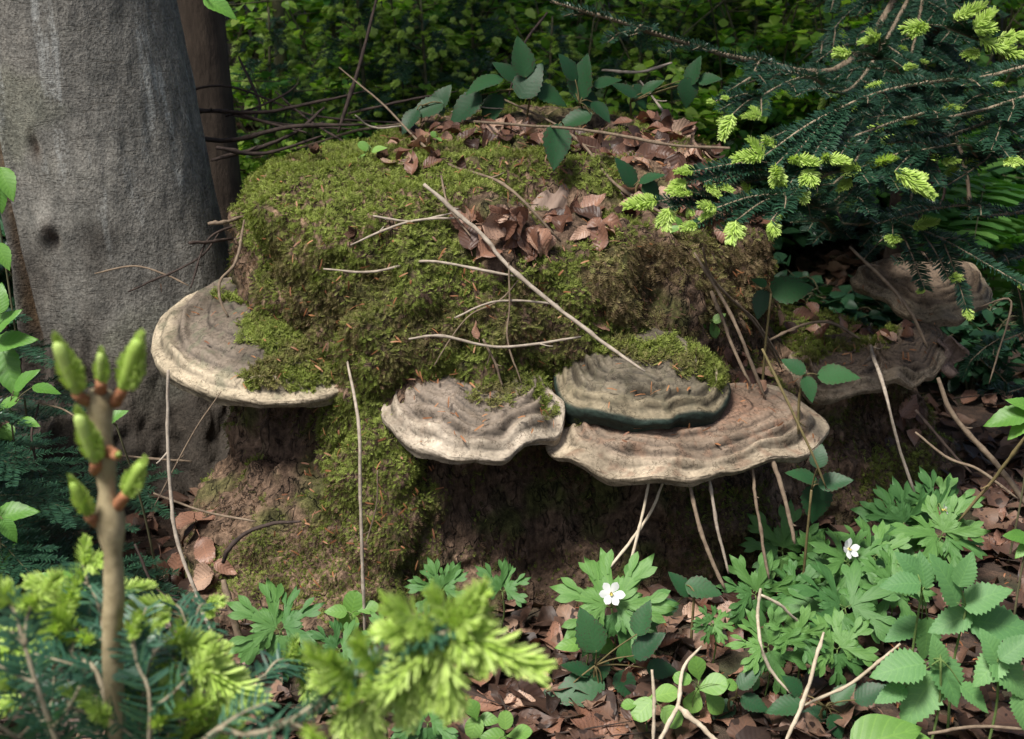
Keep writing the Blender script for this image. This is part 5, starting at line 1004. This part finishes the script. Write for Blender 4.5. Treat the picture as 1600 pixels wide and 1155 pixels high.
# ================================================================== BACKGROUND
def small_leaf(wd=.34):
    V = np.array([(0, 0, 0), (-wd, .45, .08), (0, .5, 0), (wd, .45, .08), (0, 1, -.12)]); F = np.array([(0, 2, 1), (0, 3, 2), (1, 2, 4), (2, 3, 4)]); A = np.array([(0, 0, 0), (-1, .5, 0), (0, .5, 0), (1, .5, 0), (0, 1, 0)], float); return V, F, A
SLF = small_leaf(); SLR = strip_leaf(1, .40, 4, 'ovate', 0, .2, .15, 0)
def shrub_proto(kind, seed):
    rs = np.random.default_rng(seed); st = MB(); lf = MB()
    if kind == 'fern':
        for k in range(11):
            a = rs.uniform(0, 6.28); ln = rs.uniform(.5, .75); o = np.array([math.cos(a), math.sin(a), 0]); P = spline([(0, 0, 0), o * ln * .35 + np.array([0, 0, ln * .6]), o * ln * .95 + np.array([0, 0, ln * .45])], 24); st.add(*tube(P, (.004, .001), 4)); T, B, Nn = frames(P)
            for i in range(3, 23):
                for sg in (-1, 1):
                    L_ = .15 * math.sin(math.pi * (i / 24.) ** .7) + .01
                    lf.add(*needles_np(P[i:i + 1], (B[i] * sg + T[i] * .3)[None], Nn[i:i + 1], L_, .021))
        return st, lf
    n_st, hgt, n_lf, sz, tm = {'beech': (7, 1.1, 1000, (.035, .06), SLR), 'bramble': (9, .7, 520, (.05, .085), SLR), 'conifer': (6, 1.0, 0, None, None)}[kind]
    if kind == 'conifer':
        P = spline([(0, 0, 0), (.02, 0, .5), (0, .01, 1.15)], 20); st.add(*tube(P, (.014, .004), 7))
        for k in range(26):
            z = .15 + .95 * k / 26; ln = .42 * (1.15 - z) + .06; a = k * 2.4 + rs.uniform(-.3, .3); o = np.array([math.cos(a), math.sin(a), 0]); Q = spline([(0, 0, z), o * ln * .55 + np.array([0, 0, z + .03]), o * ln + np.array([0, 0, z - .02])], 9); st.add(*tube(Q, (.004, .001), 4)); T, B, Nn = frames(Q)
            for x in comb(Q, .024, .0030, 260): lf.add(*x)
            tipP, tipD = [Q[-1]], [T[-1]]
            for i in range(2, 8):
                for sg in (-1, 1):
                    Q2 = spline([Q[i], Q[i] + (B[i] * sg * .8 + T[i] * .7) * ln * .34], 4)
                    for x in comb(Q2, .022, .0030, 260): lf.add(*x)
                    if rs.uniform() < .6: tipP.append(Q2[-1]); tipD.append(nrm(Q2[-1] - Q2[0]))
            tv = TIPV[0].reshape(-1, 3).astype(float); TIPS.add(*inst(tv, TIPV[1].reshape(-1, 3), np.zeros_like(tv), mats(np.array(tipP), np.array(tipD), np.tile([.05, 0, 1.], (len(tipP), 1)), rs.uniform(1.1, 1.9, len(tipP))), rs.uniform(0, .9, len(tipP))))
        return st, lf
    for k in range(n_st):
        a = rs.uniform(0, 6.28); ln = hgt * rs.uniform(.6, 1.1); o = np.array([math.cos(a), math.sin(a), 0]) * rs.uniform(.25, .6); P = spline([(0, 0, 0), o * ln * .4 + np.array([0, 0, ln * .6]), o * ln + np.array([0, 0, ln * (.95 if kind == 'beech' else .55)])], 16); st.add(*tube(P, (.007, .002), 5))
        for q in range(9):
            i = rs.integers(4, 15); d = nrm(rs.normal(size=3) * np.array([1, 1, .25])); L_ = ln * rs.uniform(.15, .32); Q = spline([P[i], P[i] + d * L_], 6); st.add(*tube(Q, (.003, .001), 4))
            m_ = n_lf // (n_st * 9); t = rs.uniform(.15, 1.05, m_)[:, None]; pos = P[i] + d * L_ * t + rs.normal(0, .012, (m_, 3)); dirs = nrm(d + rs.normal(size=(m_, 3)) * np.array([.9, .9, .35])); nr = nrm(np.array([0, 0, 1.]) + rs.normal(0, .35, (m_, 3)))
            lf.add(*inst(*tm, mats(pos, dirs, nr, rs.uniform(*sz, m_)), rs.uniform(0, .9, m_)))
    return st, lf
PROTO = {}; TIPS = MB(); TIPV = [np.empty(len(SHOOT[1].vertices) * 3, np.float32), np.empty(len(SHOOT[1].loops), np.int32)]; SHOOT[1].vertices.foreach_get('co', TIPV[0]); SHOOT[1].loops.foreach_get('vertex_index', TIPV[1])
for kind, sd_ in (('beech', 1), ('beech', 2), ('bramble', 3), ('bramble', 4), ('conifer', 5), ('fern', 6)):
    st, lf = shrub_proto(kind, sd_); PROTO.setdefault(kind, []).append((st.mesh('stem'), lf.mesh('foliage', False), TIPS.mesh('new_growth', False) if kind == 'conifer' else None))
BGM = {}
def bg_shrub(kind, mat, x, y, s, rot, label, name, cat, z=None):
    st, lf, tp = random.choice(PROTO[kind]); key = (lf.name, mat)
    if key not in BGM: BGM[key] = lf.copy(); BGM[key].materials.clear(); BGM[key].materials.append(M[mat])
    g = drop(x, y, 4)[0] if z is None else np.array([x, y, z]); r = empty(name, (g[0], g[1], g[2] - .02), label, cat, 'undergrowth behind the stump'); r.rotation_euler = (0, 0, rot); r.scale = (s, s, s)
    obj('stem', st, M['sapling'], r); f = obj('foliage', BGM[key], None, r); f['kind'] = 'stuff'
    if tp: f = obj('new_growth', tp, M['fir_new'], r); f['kind'] = 'stuff'
LABS = {('beech', 'bg_bright'): ('beech_shrub', 'light green beech shrub in the undergrowth behind the stump', 'shrub'), ('beech', 'bg_mid'): ('broadleaf_shrub', 'mid green leafy shrub in the undergrowth behind the stump', 'shrub'), ('bramble', 'bg_dark'): ('bramble_thicket', 'dark bramble thicket in the undergrowth behind the stump', 'bramble'), ('beech', 'bg_dark'): ('dark_shrub', 'dark leafy shrub deep in the shade of the background', 'shrub'), ('conifer', 'fir_needle'): ('young_fir', 'young fir standing in the undergrowth behind the stump', 'fir'), ('fern', 'bg_mid'): ('fern', 'green fern in the gap right of the fir trunk', 'fern'), ('bramble', 'bg_mid'): ('bramble_bush', 'fresh green bramble bush in the undergrowth behind the stump', 'bramble')}
def put(kind, mat, px, Y, s):
    zone = 'beside or behind the beech trunk' if px < 340 else 'behind the brush heap' if px < 540 else 'above the mossy left half of the stump' if px < 720 else 'behind the bramble leaves on the stump' if px < 1000 else 'behind the thick fir branch' if px < 1320 else 'beyond the slim fir trunk'
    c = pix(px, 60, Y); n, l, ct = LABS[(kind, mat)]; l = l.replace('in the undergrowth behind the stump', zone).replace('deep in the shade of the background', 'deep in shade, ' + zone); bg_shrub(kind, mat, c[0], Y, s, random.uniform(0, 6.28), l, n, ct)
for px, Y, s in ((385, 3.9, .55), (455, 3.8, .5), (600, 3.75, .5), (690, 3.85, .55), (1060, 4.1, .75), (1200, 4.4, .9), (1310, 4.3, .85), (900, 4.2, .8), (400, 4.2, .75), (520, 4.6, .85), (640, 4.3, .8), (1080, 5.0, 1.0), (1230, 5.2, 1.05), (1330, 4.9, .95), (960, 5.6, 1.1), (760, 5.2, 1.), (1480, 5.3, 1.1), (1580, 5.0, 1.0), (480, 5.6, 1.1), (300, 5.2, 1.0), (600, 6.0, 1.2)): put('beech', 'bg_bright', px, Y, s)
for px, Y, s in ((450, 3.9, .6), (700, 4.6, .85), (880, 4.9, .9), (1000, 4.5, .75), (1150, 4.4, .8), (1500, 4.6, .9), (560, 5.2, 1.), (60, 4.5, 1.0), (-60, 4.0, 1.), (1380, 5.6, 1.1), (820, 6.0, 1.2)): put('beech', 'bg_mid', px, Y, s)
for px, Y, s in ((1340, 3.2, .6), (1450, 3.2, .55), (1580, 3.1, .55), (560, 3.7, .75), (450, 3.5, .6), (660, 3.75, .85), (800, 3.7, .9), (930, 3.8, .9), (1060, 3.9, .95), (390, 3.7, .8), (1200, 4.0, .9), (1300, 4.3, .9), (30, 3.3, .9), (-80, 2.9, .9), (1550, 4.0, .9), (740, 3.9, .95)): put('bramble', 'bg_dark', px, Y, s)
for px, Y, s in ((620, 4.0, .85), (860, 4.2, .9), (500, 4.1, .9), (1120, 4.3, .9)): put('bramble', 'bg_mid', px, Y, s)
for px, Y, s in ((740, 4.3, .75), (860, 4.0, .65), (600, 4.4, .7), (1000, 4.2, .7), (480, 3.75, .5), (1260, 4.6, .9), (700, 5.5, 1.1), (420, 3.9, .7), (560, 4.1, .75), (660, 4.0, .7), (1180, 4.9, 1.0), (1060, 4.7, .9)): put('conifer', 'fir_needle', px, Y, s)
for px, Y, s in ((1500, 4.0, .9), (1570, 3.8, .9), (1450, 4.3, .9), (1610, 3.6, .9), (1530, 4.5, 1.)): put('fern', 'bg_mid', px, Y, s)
for k in range(34): put('beech', 'bg_bright' if k % 17 in (4, 5, 9, 10, 11, 12, 13) else 'bg_dark', -200 + 2000 * (k % 17) / 16. + random.uniform(-50, 50), 6.4 + (k // 17) * 1.6 + random.uniform(-.4, .4), random.uniform(1.3, 1.8))  # some far shrubs take the bright leaf colour to paint a sunlit patch
for x, y, s_, w_ in ((-.86, 2.0, .42, 'low dark young fir at the left foot of the beech'), (-1.0, 2.25, .55, 'dark young fir squeezed against the left side of the beech')):
    st, lf, tp = PROTO['conifer'][0]; g = drop(x, y, .5)[0]; r = empty('young_fir', (g[0], g[1], g[2] - .02), w_, 'fir', 'young firs by the beech'); r.rotation_euler = (0, 0, x * 7); r.scale = (s_ * 1.5, s_ * 1.5, s_)
    obj('stem', st, M['sapling'], r); f = obj('foliage', lf, M['fir_needle'], r); f['kind'] = 'stuff'
# trees standing behind: trunk, limbs and a crown that shades the undergrowth
def crown_mesh(seed):
    rs = np.random.default_rng(seed); n = 6000; cl = nrm(rs.normal(size=(90, 3))) * rs.uniform(.35, 1, (90, 1)) ** .5 * np.array([1.9, 1.9, 1.5]); k = rs.integers(0, 90, n); pos = cl[k] + rs.normal(0, .26, (n, 3)) * np.array([1, 1, .5])
    b = MB(); b.add(*inst(*SLF, mats(pos, nrm(rs.normal(size=(n, 3)) * np.array([1, 1, .4])), nrm(np.array([0, 0, 1.]) + rs.normal(0, .5, (n, 3))), rs.uniform(.09, .17, n)), rs.uniform(0, .9, n))); return b.mesh('crown', False)
CRM = [crown_mesh(1), crown_mesh(2)]
for c_ in CRM: c_.materials.append(M['bg_mid'])
for px, Y, r, lean, lab in ((338, 3.6, .062, -.16, 'dark leaning tree trunk just behind the beech'), (436, 4.6, .022, .03, 'slim olive sapling stem behind the brush heap'), (655, 5.2, .022, .0, 'slim sapling stem in the gap above the stump'), (1265, 6.4, .07, .0, 'distant dark tree trunk behind the fir branches'), (860, 7.2, .08, .02, 'distant dark trunk behind the stump'), (120, 6.0, .09, .0, 'dark tree hidden behind the beech'), (1700, 4.6, .09, .0, 'dark tree beyond the ferns'), (-250, 4.6, .10, .0, 'dark tree standing left of the beech')):
    c = pix(px, 60, Y); g = drop(c[0], Y, 4)[0]; root = empty('forest_tree', tuple(g), lab, 'tree', 'trees behind the stump'); H_ = 5.6 if r > .05 else 3.8
    x0 = c[0] - g[0]; zc = max(c[2] - g[2], .01)
    P = spline([(0, 0, -.05), (0 + lean * .25, 0, 1.0), (lean * 1.2, .1, H_)], 40); b = MB(); rr = np.linspace(r, r * .6, 40); rr[:3] *= (1.35, 1.15, 1.05); b.add(*tube(P, rr, 20 if r > .05 else 9, jit=.04)); me = b.mesh('trunk'); obj('trunk', me, M['trunk_dark'] if r > .05 else M['sapling'], root)
    for q in range(5):
        a = random.uniform(0, 6.28); p0 = P[26 + q * 2]; b = MB(); b.add(*tube(spline([p0, p0 + np.array([math.cos(a) * .6, math.sin(a) * .6, .4]), p0 + np.array([math.cos(a) * 1.3, math.sin(a) * 1.3, .6])], 8), (r * .4, .006), 6)); obj('limb', b.mesh('limb'), M['trunk_dark'], root)
    o = obj('crown', random.choice(CRM), None, root, Matrix.Translation((lean * 4 if lean < -.1 else lean, .9 if r > .05 else .1, H_ + .3)) @ Matrix.Rotation(random.uniform(0, 6), 4, 'Z') @ Matrix.Scale(.95 if r > .05 else .3, 4)); o['kind'] = 'stuff'
o = obj('crown', CRM[0], None, beech, Matrix.Translation((-1.5, .1, 7.6)) @ Matrix.Scale(1.25, 4)); o['kind'] = 'stuff'
